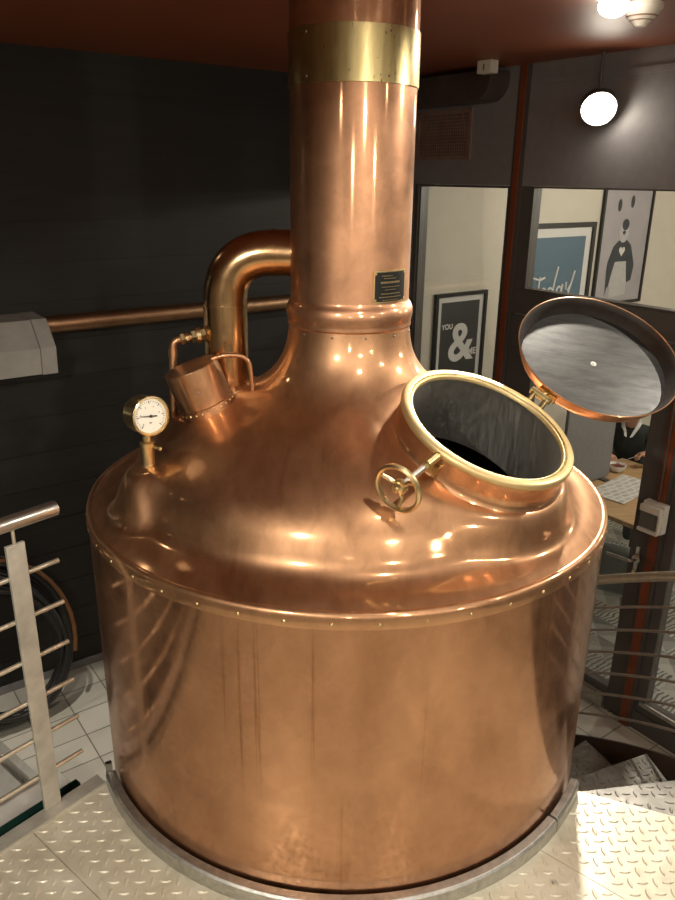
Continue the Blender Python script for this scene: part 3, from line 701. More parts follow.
bm = N(); fbox(bm, q2-NV*.005+UP*.8405, EV*1.235, NV*.51, UP*.02); obj('cabinet_top', bm, 'galv', ca2, bevel=.002)
bm = N(); fbox(bm, q2+EV*.03+NV*.03, EV*1.15, NV*.42, UP*.0795); obj('plinth', bm, 'black_paint', ca2)
ty = root('steel_tray', (*(q2+EV*.85+NV*.25).xy, .861), 'shallow stainless steel tray lying on the dark base cabinet', 'tray')
bm = N(); o = q2+EV*.58+NV*.07+UP*.8612; ex, ny = EV*.62, NV*.36
fbox(bm, o, ex, ny, UP*.006)
for a, b, c_ in ((o, ex, NV*.012), (o+NV*.348, ex, NV*.012), (o, EV*.012, ny), (o+EV*.608, EV*.012, ny)): fbox(bm, a, b, c_, UP*.065)
obj('basin', bm, 'steel', ty, bevel=.003)
bm = N(); fbox(bm, o-NV*.012-EV*.012+UP*.065, EV*.644, NV*.03, UP*.004); fbox(bm, o+NV*.345-EV*.012+UP*.065, EV*.644, NV*.03, UP*.004); fbox(bm, o+EV*.60+UP*.065, EV*.03, ny, UP*.004); fbox(bm, o-EV*.012+UP*.065, EV*.03, ny, UP*.004); obj('rolled_rim', bm, 'steel', ty, bevel=.001)

# coiled hoses leaning on the siding wall
def coil(c, rads, tilt, r, rr, jit, part=None):
    bm = N()
    pts = []
    lean = (UP*math.cos(tilt)+MV*math.sin(tilt)).normalized(); side = LV; nn = side.cross(lean)
    n = len(rads)
    for i in (range(n*40+1) if part is None else range(part[0], part[1])):
        t = i/40; k = min(n-1, int(t)); f = t-int(t); R_ = rads[k]*(1-f)+rads[min(n-1, k+1)]*f; a = 2*PI*t+PI/2
        off = nn*(jit*math.sin(t*2.1)+.5*jit*math.sin(a*2+k))
        pts.append(c+side*R_*.84*math.cos(a+.01*k)+lean*(R_*math.sin(a))+off+lean*(-(.49-R_)*.55)+side*(.014*math.sin(k*1.7)))
    tube(bm, pts, r, 10); return bm
rg = random.Random(5)
hc = lm(0, 0)+lm((Vector((-1.686, 4.107, 0))).dot(LV)-.46, WL-.23, .515)
bm = coil(hc, [.485, .46, .48, .44, .475, .42, .49, .40, .455, .38, .485, .43, .47, .36, .445, .48, .41, .465, .39, .435, .475, .45], .28, .0150, rg, .05)
tag(obj('coiled_hose', bm, 'black', None, smooth=80), 'thick coil of black hose leaning on the dark siding wall', 'hose')
bm = coil(hc-MV*.105+LV*.0+UP*.012, [.488, .490], .28, .0130, rg, .006, (28, 43))
tag(obj('coiled_hose', bm, 'rubber_brown', None, smooth=80), 'brown hose lying over the upper outside of the black coil', 'hose')

# ------------------------------------------------------------------ on the siding wall
ws = Vector((-1.686, 4.107, 0)).dot(LV)
case = root('pipe_casing', lm(ws-.6, WL-.2, 2.03), 'grey faceted metal casing mounted on the dark siding wall', 'casing')
prof = [(0.001, 2.03), (.352, 2.03), (.366, 2.165), (.243, 2.293), (.001, 2.293)]
def casing(l0, l1, grow=0):
    bm = N(); a = [lm(l0, WL-o-(grow if o > .1 else 0), z+(grow if z > 2.1 else -grow)) for o, z in prof]; slab(bm, a, LV, l1-l0); return bm
obj('casing_body', casing(ws-1.7, ws-.055), 'grey_case', case, bevel=.003)
obj('end_cap', casing(ws-.054, ws+.024, .003), 'grey_case', case, bevel=.003)
bm = N(); lathe(bm, [(.006, 0), (.005, .003), (.0005, .004)], lm(ws-.30, WL-.3595, 2.10), -MV, 10); obj('casing_screw', bm, 'steel', case, smooth=40)
pipe = root('wall_pipe', lm(ws+1.0, WL-.1, 2.24), 'long horizontal copper pipe running along the dark siding wall', 'pipe')
bm = N(); tube(bm, [lm(ws+.0245, WL-.10, 2.235), lm(PL-.001, WL-.10, 2.235)], .048, 28); obj('copper_tube', bm, 'copper_dull', pipe, smooth=60)
for s in (1.9, 2.6):
    bm = N(); lathe(bm, [(.049, -.012), (.052, -.012), (.052, .012), (.049, .012)], lm(ws+s, WL-.10, 2.235), LV, 28, closed=True); fbox(bm, lm(ws+s-.012, WL-.05, 2.225), LV*.024, MV*.049, UP*.02); obj('pipe_clip', bm, 'steel_dark', pipe, smooth=40)

# ------------------------------------------------------------------ on the partition and ceiling
sl = lm(PL, M0)
vd = root('ventilation_duct', lm(PL-.12, M0+1.8, 3.43), 'dark round-nosed duct running under the ceiling above the grille', 'duct')
bm = N(); pr2 = []
for i in range(13):
    a = -PI/2+PI/2*i/12; pr2.append((M0+1.36-.0+.09*0-.085*math.sin(a+PI/2)*0+0, 0))
poly = [lm(PL-.16, M0+2.36, 3.42), lm(PL-.16, M0+1.42, 3.42)]+[lm(PL-.16, M0+1.42-.115*math.sin(t), 3.535-.115*math.cos(t)) for t in [PI/2*i/10 for i in range(1, 11)]]+[lm(PL-.16, M0+1.305, 3.575), lm(PL-.16, M0+2.36, 3.575)]
slab(bm, poly, LV, .159); obj('duct_box', bm, 'duct_brown', vd, bevel=.004)
vg = root('vent_grille', lm(PL-.02, M0+1.82, 3.11), 'square bronze air grille set in the dark partition', 'vent grille')
g0, g1, h0, h1 = M0+1.575, M0+2.065, 3.115, 3.405
bm = N()
for a, b, c_, d_ in ((g0, g1, h0, h0+.025), (g0, g1, h1-.025, h1), (g0, g0+.025, h0+.025, h1-.025), (g1-.025, g1, h0+.025, h1-.025)): lbox(bm, PL-.014, PL-.0005, a, b, c_, d_)
obj('grille_frame', bm, 'grille', vg)
bm = N(); 
z = h0+.032
while z < h1-.03: lbox(bm, PL-.009, PL-.004, g0+.026, g1-.026, z, z+.008); z += .019
x = g0+.034
while x < g1-.03: lbox(bm, PL-.0095, PL-.0035, x, x+.008, h0+.026, h1-.026); x += .020
obj('grille_mesh', bm, 'grille', vg)
bm = N(); lbox(bm, PL-.0015, PL-.0005, g0+.026, g1-.026, h0+.026, h1-.026); obj('grille_back', bm, 'black', vg)
bx = root('junction_box', lm(PL-.14, M0+1.42, 3.55), 'small pale box under the ceiling at the duct nose', 'box')
cb = Vector((.775, 4.50, 0)); bm = N(); lc, mc = cb.dot(LV), cb.dot(MV)
lbox(bm, lc-.03, lc+.03, mc-.05, mc+.05, 3.535, CEIL-.0005); obj('box_body', bm, 'white_pl', bx, bevel=.004)
bm = N(); lbox(bm, lc-.0315, lc-.0303, mc-.004, mc+.004, 3.55, 3.58); obj('box_mark', bm, 'steel_dark', bx)
# ledge beam line above the transom
bm = N(); pbox(bm, MB-M0, 1.14, 3.49, 3.52, -.012, -.0005); struct('trim_9', bm, 'dark_board')
sd_ = root('smoke_detector', (1.078, 3.13, 3.54), 'white round smoke detector on the rust coloured ceiling', 'smoke detector')
bm = N(); lathe(bm, [(.0005, -.072), (.020, -.072), (.028, -.062), (.050, -.045), (.062, -.028), (.070, -.017), (.070, 0), (.0005, 0)], (1.072, 3.09, CEIL-.0005), UP, 40); obj('detector_head', bm, 'white_pl', sd_, smooth=35)
bm = N(); lathe(bm, [(.0515, -.0450), (.0545, -.0400)], (1.072, 3.09, CEIL), UP, 40); lathe(bm, [(.0370, -.0565), (.0410, -.0530)], (1.072, 3.09, CEIL), UP, 40); obj('detector_slot', bm, 'grille', sd_)
# lamps in view
LP1 = Vector((1.262, 4.068, 3.328))
la = root('globe_lamp', LP1.copy(), 'glowing round lamp against the dark partition above the transom window', 'lamp')
LD1 = (Vector((.75, 1.2, 1.5))-LP1).normalized()
bm = N(); lathe(bm, [(.0005, .030), (.050, .022), (.076, .002), (.083, -.02), (.0835, -.04), (.001, -.04)], LP1, LD1, 32); obj('lamp_globe', bm, 'light_warm', la, smooth=60)
bm = N(); lathe(bm, [(.0835, -.012), (.088, -.014), (.088, -.05), (.065, -.10), (.03, -.13), (.001, -.135)], LP1, LD1, 32); cyl(bm, LP1-LD1*.09, Vector((*(LP1-LD1*.09).xy, CEIL-.001)), .008, 12); obj('lamp_housing', bm, 'dark_frame', la, smooth=40)
def beam(parent, off, target, power, size, blend=.5, rad=.05):
    li = bpy.data.lights.new('lamp_beam', 'SPOT'); li.energy = power; li.spot_size = math.radians(size); li.spot_blend = blend; li.shadow_soft_size = rad; li.color = (1, .92, .78)
    lo = bpy.data.objects.new('lamp_beam', li); COL.objects.link(lo); lo.location = off; lo.parent = parent
    d = Vector(target)-(parent.location+Vector(off)); lo.rotation_euler = d.to_track_quat('-Z', 'Y').to_euler()
beam(la, LD1*.09, (.62, .6, 1.25), 330, 60, .3, .045)
LP2 = Vector((.925, 2.955, 3.565))
lb = root('ceiling_lamp', LP2.copy(), 'glowing round lamp fixed on the ceiling beside the smoke detector', 'lamp')
bm = N(); sphere(bm, LP2, .052, 24, 16, (1, 1, .66)); obj('lamp_globe', bm, 'light_warm', lb, smooth=180)
bm = N(); lathe(bm, [(.056, 0), (.066, 0), (.066, -.012), (.056, -.012)], (LP2.x, LP2.y, CEIL-.0005), UP, 32, closed=True); obj('lamp_ring', bm, 'dark_frame', lb, smooth=40)
beam(lb, (0, 0, -.06), (.3, 2.0, 2.2), 50, 90, .6, .045)
# surface switch on the door post
sw = root('isolator_switch', lm(PL-.06, M0, 1.28), 'pale plastic switch with smoked flap mounted on the door post', 'switch')
def sbox(bm, s0, s1, z0, z1, d0, d1): return lbox(bm, PL-.031-d1, PL-.031-d0, M0+s0, M0+s1, z0, z1)
bm = N(); sbox(bm, -.062, .062, 1.262, 1.425, 0, .05); obj('switch_housing', bm, 'white_pl', sw, bevel=.005)
bm = N(); sbox(bm, -.058, .058, 1.378, 1.415, .051, .085); sbox(bm, -.058, .058, 1.264, 1.284, .051, .085); sbox(bm, -.060, -.046, 1.285, 1.377, .051, .08); obj('switch_rim', bm, 'white_pl', sw, bevel=.004)
bm = N(); sbox(bm, -.045, .056, 1.286, 1.376, .051, .075); obj('switch_flap', bm, 'steel_dark', sw, bevel=.003)
bm = N(); cyl(bm, lm(PL-.045, M0, 1.426), lm(PL-.045, M0, 2.2), .006, 10); obj('switch_cable', bm, 'dark_frame', sw, smooth=60)

# ------------------------------------------------------------------ the cafe behind the glass
cs = Vector((-1.686, 4.107, 0)).dot(LV)     # l of the wall reference
def frame_picture(name, label, l0, l1, z0, z1, mount, ground, fw=.03):
    r_ = root(name, lm((l0+l1)/2, WL-.02, z0), label, 'picture')
    bm = N()
    for a, b, c_, d_ in ((l0, l1, z0, z0+fw), (l0, l1, z1-fw, z1), (l0, l0+fw, z0+fw, z1-fw), (l1-fw, l1, z0+fw, z1-fw)): lbox(bm, a, b, WL-.03, WL-.001, c_, d_)
    obj('picture_frame', bm, 'black_paint', r_)
    bm = N(); lbox(bm, l0+fw, l1-fw, WL-.012, WL-.001, z0+fw, z1-fw); obj('picture_mount', bm, 'mount', r_)
    bm = N(); lbox(bm, l0+fw+mount, l1-fw-mount, WL-.0145, WL-.0125, z0+fw+mount, z1-fw-mount); obj('print', bm, ground, r_)
    return r_
def wtext(t, size, l, z, d=.0175, bold=0): return letters(t, size, lm(l, WL-d, z), LV, UP, .0006, bold)
# the wall picture with the ampersand
l0, l1 = cs+2.997, cs+3.560
r_ = frame_picture('framed_print', 'framed dark print with a large white ampersand', l0, l1, 1.36, 2.167, .045, 'picture_dark', .028)
obj('ampersand', wtext('&', .43, l0+.165, 1.625, bold=.009), 'mount', r_); obj('lettering', wtext('YOU', .055, l0+.083, 1.885, bold=.002), 'mount', r_); obj('lettering', wtext('ME', .075, l0+.385, 1.655, bold=.002), 'mount', r_)
# blue print with the word in brush script
l0, l1 = cs+4.00, cs+4.885
r_ = frame_picture('framed_print', 'framed blue print with white handwritten lettering', l0, l1, 1.86, 2.665, .075, 'picture_blue', .042)
def stroke(bm, pts, o, s, r=.0095):
    tube(bm, [o+LV*p[0]*s+UP*p[1]*s for p in pts], r, 6)
bm = N(); o = lm(l0+.155, WL-.018, 2.045); s = .19
stroke(bm, [(-.25, .92), (.2, .80), (.55, .9)], o, s); stroke(bm, [(.2, .95), (.16, .5), (.08, .05)], o, s)
stroke(bm, [(.55+.13*math.cos(t), .22+.2*math.sin(t)) for t in [i*2*PI/12 for i in range(13)]], o, s)
stroke(bm, [(1.0+.16*math.cos(t), .22+.2*math.sin(t)) for t in [i*2*PI/12 for i in range(13)]], o, s); stroke(bm, [(1.42, 1.35), (1.25, .7), (1.16, .1), (1.3, .02)], o, s)
stroke(bm, [(1.62+.16*math.cos(t), .24+.2*math.sin(t)) for t in [i*2*PI/12 for i in range(13)]], o, s); stroke(bm, [(1.85, .55), (1.78, .2), (1.9, .03), (2.0, .1)], o, s)
stroke(bm, [(2.1, .62), (2.1, .3), (2.25, .22), (2.45, .5)], o, s); stroke(bm, [(2.65, 1.1), (2.45, .5), (2.25, -.15), (2.1, -.3)], o, s)
obj('lettering', bm, 'mount', r_)
# tall print with an animal in a dark jacket
l0, l1 = cs+4.957, cs+5.718
r_ = frame_picture('framed_print', 'tall framed print of a pale animal in a dark jacket', l0, l1, 1.905, 3.05, .0, 'picture_pale', .026)
def flat(pts, d, mat, name='print_figure', k=1):
    bm = N(); slab(bm, [lm(l0+x, WL-d, z) for x, z in pts], -MV, .0008); return obj(name, bm, mat, r_)
cx_ = .36
flat([(.25, 1.97), (.50, 1.99), (.49, 2.25), (.42, 2.42), (.30, 2.42), (.24, 2.25)], .0150, 'print_fur')
flat([(.23, 2.44), (.30, 2.49), (.43, 2.49), (.50, 2.44), (.585, 2.26), (.565, 2.12), (.50, 2.10), (.47, 2.22), (.455, 2.30), (.28, 2.30), (.25, 2.20), (.215, 2.06), (.20, 2.08), (.185, 2.00), (.165, 2.22), (.17, 2.3)], .0160, 'print_jacket')
bm = N()
hp = [(.365+.045*math.sin(t)**3, 2.395+.003*(13*math.cos(t)-5*math.cos(2*t)-2*math.cos(3*t)-math.cos(4*t))) for t in [2*PI*i/24 for i in range(24)]]
flat(hp, .0172, 'mount', 'heart_shape')
flat([(.365+.075*math.cos(t), 2.565+.095*math.sin(t)) for t in [2*PI*i/20 for i in range(20)]], .0165, 'print_fur')
flat([(.375+.052*math.cos(t), 2.63+.05*math.sin(t)) for t in [2*PI*i/20 for i in range(20)]], .0174, 'print_jacket'); flat([(.365+.022*math.cos(t), 2.56+.018*math.sin(t)) for t in [2*PI*i/16 for i in range(16)]], .0174, 'print_jacket')
for x_, z_ in ((.25, 2.80), (.44, 2.83)): flat([(x_+.028*math.cos(t), z_+.055*math.sin(t)) for t in [2*PI*i/16 for i in range(16)]], .0160, 'print_jacket')

# table, papers, bowl, spoon
tl0, tl1, tm0, tm1 = PL+.95, PL+2.08, M0+.45, M0+1.56
tb = root('cafe_table', lm((tl0+tl1)/2, (tm0+tm1)/2, 0), 'oak topped cafe table seen through the glass door', 'table')
bm = N(); lbox(bm, tl0, tl1, tm0, tm1, .715, .75); obj('table_top', bm, 'wood', tb, bevel=.004)
cT = lm((tl0+tl1)/2, (tm0+tm1)/2, 0)
bm = N(); cyl(bm, cT+UP*.021, cT+UP*.714, .035, 16); obj('pedestal', bm, 'dark_frame', tb, smooth=50)
bm = N(); lathe(bm, [(.001, 0), (.28, 0), (.28, .012), (.05, .022), (.001, .022)], cT, UP, 32); obj('base_plate', bm, 'dark_frame', tb, smooth=40)
def paper(l, m, w_, h_, rot, z, label):
    bm = N(); a = LV*math.cos(rot)+MV*math.sin(rot); b = -LV*math.sin(rot)+MV*math.cos(rot); c = lm(l, m, z); k = 8; g = []
    for i in range(k+1):
        g.append([(c+a*(w_*(i/k-.5))+b*(h_*(j/k-.5))+UP*(.006*math.sin(i*1.1)*math.sin(j*.8)**2+.007)) for j in range(k+1)])
    top = [[bm.verts.new(p) for p in r] for r in g]; bot = [[bm.verts.new(p-UP*.002) for p in r] for r in g]
    for i in range(k):
        for j in range(k):
            bm.faces.new((top[i][j], top[i+1][j], top[i+1][j+1], top[i][j+1])); bm.faces.new((bot[i][j], bot[i][j+1], bot[i+1][j+1], bot[i+1][j]))
    for i in range(k):
        bm.faces.new((top[i][0], bot[i][0], bot[i+1][0], top[i+1][0])); bm.faces.new((top[i][k], top[i+1][k], bot[i+1][k], bot[i][k]))
        bm.faces.new((top[0][i], top[0][i+1], bot[0][i+1], bot[0][i])); bm.faces.new((top[k][i], bot[k][i], bot[k][i+1], top[k][i+1]))
    tag(obj('newspaper', bm, 'paper'), label, 'newspaper')
paper(PL+1.46, M0+1.13, .56, .30, .12, .7505, 'open newspaper spread on the oak table beside the bowl')
paper(PL+1.62, M0+.72, .28, .28, -.2, .7505, 'small folded newspaper beside the spread one on the oak table')
bc = Vector((2.305, 5.83, .7505))
bw = root('soup_bowl', bc.copy(), 'small white bowl of dark soup on the table before the diner', 'bowl')
bm = N(); lathe(bm, [(.001, 0), (.035, 0), (.045, .006), (.066, .035), (.073, .060), (.070, .060), (.062, .036), (.04, .010), (.001, .008)], bc, UP, 32); obj('bowl_shell', bm, 'white', bw, smooth=50)
bm = N(); lathe(bm, [(.0005, .043), (.064, .043)], bc, UP, 32); obj('soup', bm, 'soup', bw)

# high bench and chair
hb = root('table_screen', lm(PL+1.3, M0+1.37, .751), 'plain grey upright board standing on the oak table behind the newspaper', 'screen')
bm = N(); lbox(bm, PL+.98, PL+1.59, M0+1.355, M0+1.385, .763, 1.55); obj('board', bm, 'grey_fabric', hb, bevel=.006)
for q in (1.04, 1.47): bm = N(); lbox(bm, PL+q, PL+q+.05, M0+1.30, M0+1.44, .7505, .7625); obj('foot', bm, 'dark_frame', hb)
def chair(name, c, yaw, label):
    r_ = root(name, c, label, 'chair'); a = Vector((math.cos(yaw), math.sin(yaw), 0)); b = Vector((-a.y, a.x, 0))
    def P(x, y, z): return c+a*x+b*y+UP*z
    bm = N(); pts = []
    k = 10; prof_ = [(.22, .44), (.20, .455), (.0, .445), (-.16, .45), (-.21, .49), (-.235, .6), (-.25, .78), (-.255, .84)]
    rows_ = [[bm.verts.new(P(x, w_*(.5-abs(0))*(1 if z_ < .6 else .9), z_+.03*(2*w_)**2*0)) for w_ in (-.44, -.3, 0, .3, .44)] for x, z_ in prof_]
    for A, B in zip(rows_, rows_[1:]):
        for i in range(4): bm.faces.new((A[i], A[i+1], B[i+1], B[i]))
    o = obj('seat_shell', bm, 'teal_seat', r_, smooth=60); md = o.modifiers.new('s', 'SOLIDIFY'); md.thickness = .012
    for x, y in ((.17, .17), (.17, -.17), (-.17, .17), (-.17, -.17)):
        bm = N(); tube(bm, [P(x*1.15, y*1.15, 0), P(x*.9, y*.9, .432)], .012, 10); obj('leg', bm, 'steel', r_, smooth=60)
    return r_
chair('cafe_chair', lm(PL+.62, M0+.66, 0), PHI+.4, 'grey shell chair on thin metal legs beside the oak table')

# the diner, seated behind the table
PX = Vector((2.635, 6.42, 0))           # pelvis over the chair
fwd = (Vector((2.31, 5.81, 0))-PX); fwd.z = 0; fwd.normalize(); rt = fwd.cross(UP)    # rt: the diner's right hand side
def Q(f, r, z): return PX+fwd*f+rt*r+UP*z
def skin_body(name, verts, edges, radii, mat, parent, sub=2, rootv=0):
    me = bpy.data.meshes.new(name); o0 = origin(parent)
    me.from_pydata([tuple(Vector(v)-o0) for v in verts], edges, []); o = bpy.data.objects.new(name, me); COL.objects.link(o); o.parent = parent
    md = o.modifiers.new('skin', 'SKIN'); md.use_smooth_shade = True
    for i, r in enumerate(radii):
        sv = me.skin_vertices[0].data[i]; sv.radius = (r, r) if not isinstance(r, tuple) else r; sv.use_root = (i == rootv)
    ss = o.modifiers.new('sub', 'SUBSURF'); ss.levels = sub; ss.render_levels = sub; me.materials.append(M[mat]); return o
per = root('person', PX.copy(), 'person in a dark sweater and pale collar eating with a spoon at the table', 'person')
# clothed trunk, arms and legs as one surface
V = [Q(0, 0, .61), Q(.05, 0, .70), Q(.13, 0, .82), Q(.19, 0, .94), Q(.21, 0, 1.00),
     Q(.19, .13, .97), Q(.22, .205, .92), Q(.30, .25, .80), Q(.42, .20, .80), Q(.47, .150, .815),
     Q(.19, -.13, .97), Q(.22, -.205, .92), Q(.30, -.25, .80), Q(.41, -.25, .835), Q(.47, -.205, .872),
     Q(.05, .10, .56), Q(.42, .13, .54), Q(.46, .13, .06), Q(.05, -.10, .56), Q(.42, -.13, .54), Q(.46, -.13, .06)]
Ed = [(0, 1), (1, 2), (2, 3), (3, 4), (3, 5), (5, 6), (6, 7), (7, 8), (8, 9), (3, 10), (10, 11), (11, 12), (12, 13), (13, 14), (0, 15), (15, 16), (16, 17), (0, 18), (18, 19), (19, 20)]
Rd = [.13, .135, .15, .13, .07, .075, .062, .05, .043, .036, .075, .062, .05, .043, .036, .085, .07, .05, .085, .07, .05]
skin_body('sweater', V, Ed, Rd, 'sweater', per)
# neck and head
V = [Q(.20, 0, .97), Q(.23, 0, 1.06), Q(.265, 0, 1.13), Q(.275, 0, 1.20), Q(.265, 0, 1.25)]
hd_ = skin_body('head', V, [(0, 1), (1, 2), (2, 3), (3, 4)], [.058, .052, .078, .092, .07], 'skin', per)
def fsph(name, c, r, mat, sq=(1, 1, 1)):
    bm = N(); sphere(bm, c, r, 14, 10, sq); return obj(name, bm, mat, hd_, smooth=180)
bm = N(); hcn = Q(.265, 0, 1.20); sphere(bm, hcn+UP*.03-fwd*.022, .108, 24, 16, (1, 1, .95))
bmesh.ops.delete(bm, geom=[v for v in bm.verts if (v.co-hcn).dot(fwd) > .035 and v.co.z < hcn.z+.085 or v.co.z < hcn.z-.05], context='VERTS'); obj('hair', bm, 'hair', hd_, smooth=180)
for s in (-1, 1):
    fsph('eye', Q(.352, .034*s, 1.175), .011, 'white'); fsph('ear', Q(.265, .092*s, 1.165), .022, 'skin', (.7, .7, 1.3))
bm = N(); tube(bm, [Q(.352, 0, 1.185), Q(.378, 0, 1.14), Q(.352, 0, 1.132)], [.009, .014, .010], 10); obj('nose', bm, 'skin', hd_, smooth=180)
bm = N(); tube(bm, [Q(.340, -.026, 1.108), Q(.352, 0, 1.105), Q(.340, .026, 1.108)], .006, 8); obj('mouth', bm, 'soup', hd_, smooth=180)
# shirt collar
bm = N()
for s in (-1, 1):
    pts = [Q(.15, .055*s, 1.075), Q(.22, .085*s, 1.055), Q(.285, .07*s, 1.02), Q(.335, .012*s, .945), Q(.325, .035*s, .955), Q(.28, .055*s, 1.045), Q(.22, .062*s, 1.085)]
    slab(bm, pts, (fwd*.6+UP*.5).normalized(), .008)
obj('shirt_collar', bm, 'collar', per)
# hands
def hand(wr, dirv, palm_n, curl, name):
    dirv = Vector(dirv).normalized(); pn = Vector(palm_n).normalized(); sd = dirv.cross(pn).normalized()
    V = [wr-dirv*.03, wr, wr+dirv*.045, wr+dirv*.075]; E = [(0, 1), (1, 2), (2, 3)]; R = [.024, .023, (.036, .018), (.034, .015)]
    for i, (off, ln) in enumerate(((-.030, .060), (-.010, .070), (.010, .066), (.029, .052))):
        b = len(V); p = wr+dirv*.078+sd*off; V.append(p); E.append((3, b)); R.append(.0098)
        d2 = (dirv*math.cos(curl)+pn*math.sin(curl)).normalized(); V.append(p+d2*ln*.5); R.append(.0092); E.append((b, b+1))
        d3 = (dirv*math.cos(curl*2.2)+pn*math.sin(curl*2.2)).normalized(); V.append(p+d2*ln*.5+d3*ln*.45); R.append(.0080); E.append((b+1, b+2))
    b = len(V); V += [wr+dirv*.03-sd*.034, wr+dirv*.06-sd*.046+pn*.018, wr+dirv*.085-sd*.036+pn*.034]; E += [(1, b), (b, b+1), (b+1, b+2)]; R += [.013, .0105, .009]
    return skin_body(name, V, E, R, 'skin', per, 1)
hR = Q(.485, .140, .822); hand(hR, fwd*.6-rt*.75-UP*.12, -fwd*.2-UP, .55, 'hand')
hL = Q(.485, -.195, .882); hand(hL, fwd*.55+rt*.8-UP*.05, -UP*.8+fwd*.2, .75, 'hand')
tip = bc+UP*.075+Vector((.01, .0, 0)); grip = hL+(fwd*.55+rt*.8).normalized()*.085-UP*.015
sp = root('soup_spoon', tip.copy(), 'steel spoon held by the diner over the white bowl', 'spoon')
bm = N(); tube(bm, [tip, (tip+grip)/2+UP*.006, grip, grip+(grip-tip).normalized()*.04], [.003, .0028, .0035, .004], 8); obj('spoon_handle', bm, 'steel', sp, smooth=60)
bm = N(); sphere(bm, tip-Vector((0, 0, .004)), .02, 14, 8, (1.2, .8, .35)); obj('spoon_bowl', bm, 'steel', sp, smooth=180)
chair('cafe_chair', Q(-.02, 0, 0), math.atan2(fwd.y, fwd.x), 'grey shell chair under the diner in the dark sweater')

# ------------------------------------------------------------------ lamps
def spot_can(loc, target, power, size=70, blend=.4, rad=.03, label='', col=(1, .92, .78), i=0):
    loc = Vector(loc); d = (Vector(target)-loc).normalized()
    r_ = root('track_or_fill_spot', loc.copy(), label, 'spotlight')
    bm = N(); lathe(bm, [(.030, .0), (.045, .0), (.047, -.11), (.030, -.13), (.001, -.13)], loc, d, 28); lathe(bm, [(.001, -.03), (.030, -.03), (.030, .0)], loc, d, 28); obj('spot_housing', bm, 'black_paint', r_, smooth=40)
    bm = N(); cyl(bm, loc-d*.06, Vector(((loc-d*.06).x, (loc-d*.06).y, CEIL-.001)), .007, 10); obj('spot_stem', bm, 'black_paint', r_)
    bm = N(); lathe(bm, [(.0005, -.005), (.0295, -.005)], loc, d, 28); obj('spot_lens', bm, 'light_disc', r_)
    li = bpy.data.lights.new('spot_beam', 'SPOT'); li.energy = power; li.spot_size = math.radians(size); li.spot_blend = blend; li.shadow_soft_size = rad; li.color = col
    lo = bpy.data.objects.new('spot_beam', li); COL.objects.link(lo); lo.location = d*.012; lo.parent = r_
    lo.rotation_euler = d.to_track_quat('-Z', 'Y').to_euler()
    return r_
spot_can((.42, 1.10, 3.40), (.15, 2.1, 2.0), 18, 95, .5, .025, 'black track spotlight above the front of the kettle')
spot_can((1.75, 1.20, 3.40), (.3, 1.95, 2.2), 22, 62, .5, .025, 'black track spotlight above the stair head')
spot_can((2.0, 2.35, 3.42), (.15, 2.05, 2.25), 60, 62, .4, .022, 'black track spotlight between the stair and the glass door')
spot_can((-.9, -.2, 3.40), (-.5, 1.6, 1.2), 135, 95, .6, .03, 'added black fill spotlight over the railing side of the platform')  # fill light added to brighten the left part of the deck
spot_can((-3.3, 2.2, 3.40), (-3.5, 3.2, 1.5), 70, 92, .12, .02, 'added black spotlight shaping the light on the siding wall')  # added lamp; its cone edge bounds the lit left part of the wall
spot_can((-1.45, 2.75, 3.40), (-1.35, 2.85, 0), 190, 46, .5, .03, 'added black fill spotlight over the tiles beside the coiled hose')  # added out of view to brighten the floor tiles
spot_can((1.2, -.9, 3.40), (.6, 1.7, 1.2), 70, 100, .6, .03, 'black track spotlight behind the platform')
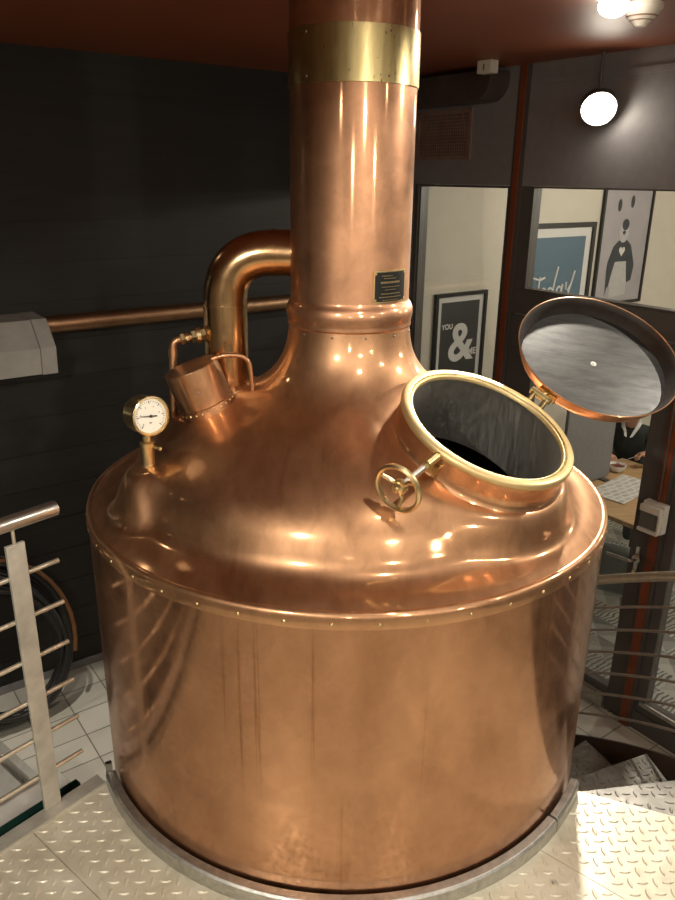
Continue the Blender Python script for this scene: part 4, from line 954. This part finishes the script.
def cafe_or_fill_lamp(l, m, power, lab):
    c = lm(l, m, 3.15); r_ = root('pendant_or_fill_lamp', c.copy(), lab, 'lamp')
    bm = N(); lathe(bm, [(.001, .10), (.05, .09), (.15, 0), (.148, 0), (.048, .085), (.001, .095)], c, UP, 28); cyl(bm, c+UP*.10, c+UP*(CEIL-3.151), .006, 8); obj('lamp_shade', bm, 'black_paint', r_, smooth=50)
    bm = N(); sphere(bm, c+UP*.02, .035, 16, 10); obj('lamp_bulb', bm, 'light_disc', r_, smooth=180)
    li = bpy.data.lights.new('bulb_light', 'POINT'); li.energy = power; li.shadow_soft_size = .05; li.color = (1, .90, .76)
    lo = bpy.data.objects.new('bulb_light', li); COL.objects.link(lo); lo.parent = r_; lo.location = (0, 0, -.04)
cafe_or_fill_lamp(PL+1.7, 2.6, 70, 'black pendant lamp over the bench in the cafe')
cafe_or_fill_lamp(PL+1.6, 0.2, 90, 'black pendant lamp over the cafe floor beside the glazed partition')
cafe_or_fill_lamp(PL+4.2, 1.2, 130, 'black pendant lamp over the middle of the cafe')
cafe_or_fill_lamp(-1.2, -1.8, 45, 'added black fill pendant over the tiles behind the platform')  # unseen fill lamp added behind the camera for ambient light
cafe_or_fill_lamp(1.6, -2.0, 45, 'added black fill pendant beside the plaster wall behind the platform')  # second added fill, brightening the surroundings the copper reflects
W = bpy.data.worlds.new('world'); S.world = W; W.use_nodes = True
W.node_tree.nodes['Background'].inputs[0].default_value = (1, .86, .72, 1); W.node_tree.nodes['Background'].inputs[1].default_value = .02

for o in COL.objects:
    for stem, g in (('track_or_fill_spot', 'black track spotlights under the ceiling'), ('pendant_or_fill_lamp', 'black pendant lamps'), ('cafe_chair', 'grey shell chairs in the cafe'), ('framed_print', 'framed prints on the cafe wall'), ('newspaper', 'newspapers on the oak table')):
        if o.parent is None and o.name.split('.')[0] == stem: o['group'] = g
# ------------------------------------------------------------------ camera
th, ro = .345, .0132
F = Vector((0, math.cos(th), -math.sin(th))); U = Vector((0, math.sin(th), math.cos(th))); X = Vector((1, 0, 0))
Ri = X*math.cos(ro)+U*math.sin(ro); Ui = -X*math.sin(ro)+U*math.cos(ro)
cam = bpy.data.cameras.new('camera'); co = bpy.data.objects.new('camera', cam); COL.objects.link(co)
cam.sensor_fit = 'VERTICAL'; cam.sensor_height = 24; cam.lens = 757/900*24; cam.clip_start = .05
mt = Matrix((Ri, Ui, -F)).transposed().to_4x4(); mt.translation = Vector((0, 0, 3.0)); co.matrix_world = mt
S.camera = co
S.view_settings.view_transform = 'Standard'; S.view_settings.look = 'None'; S.view_settings.gamma = 1; S.view_settings.exposure = 0
S.view_settings.use_curve_mapping = False
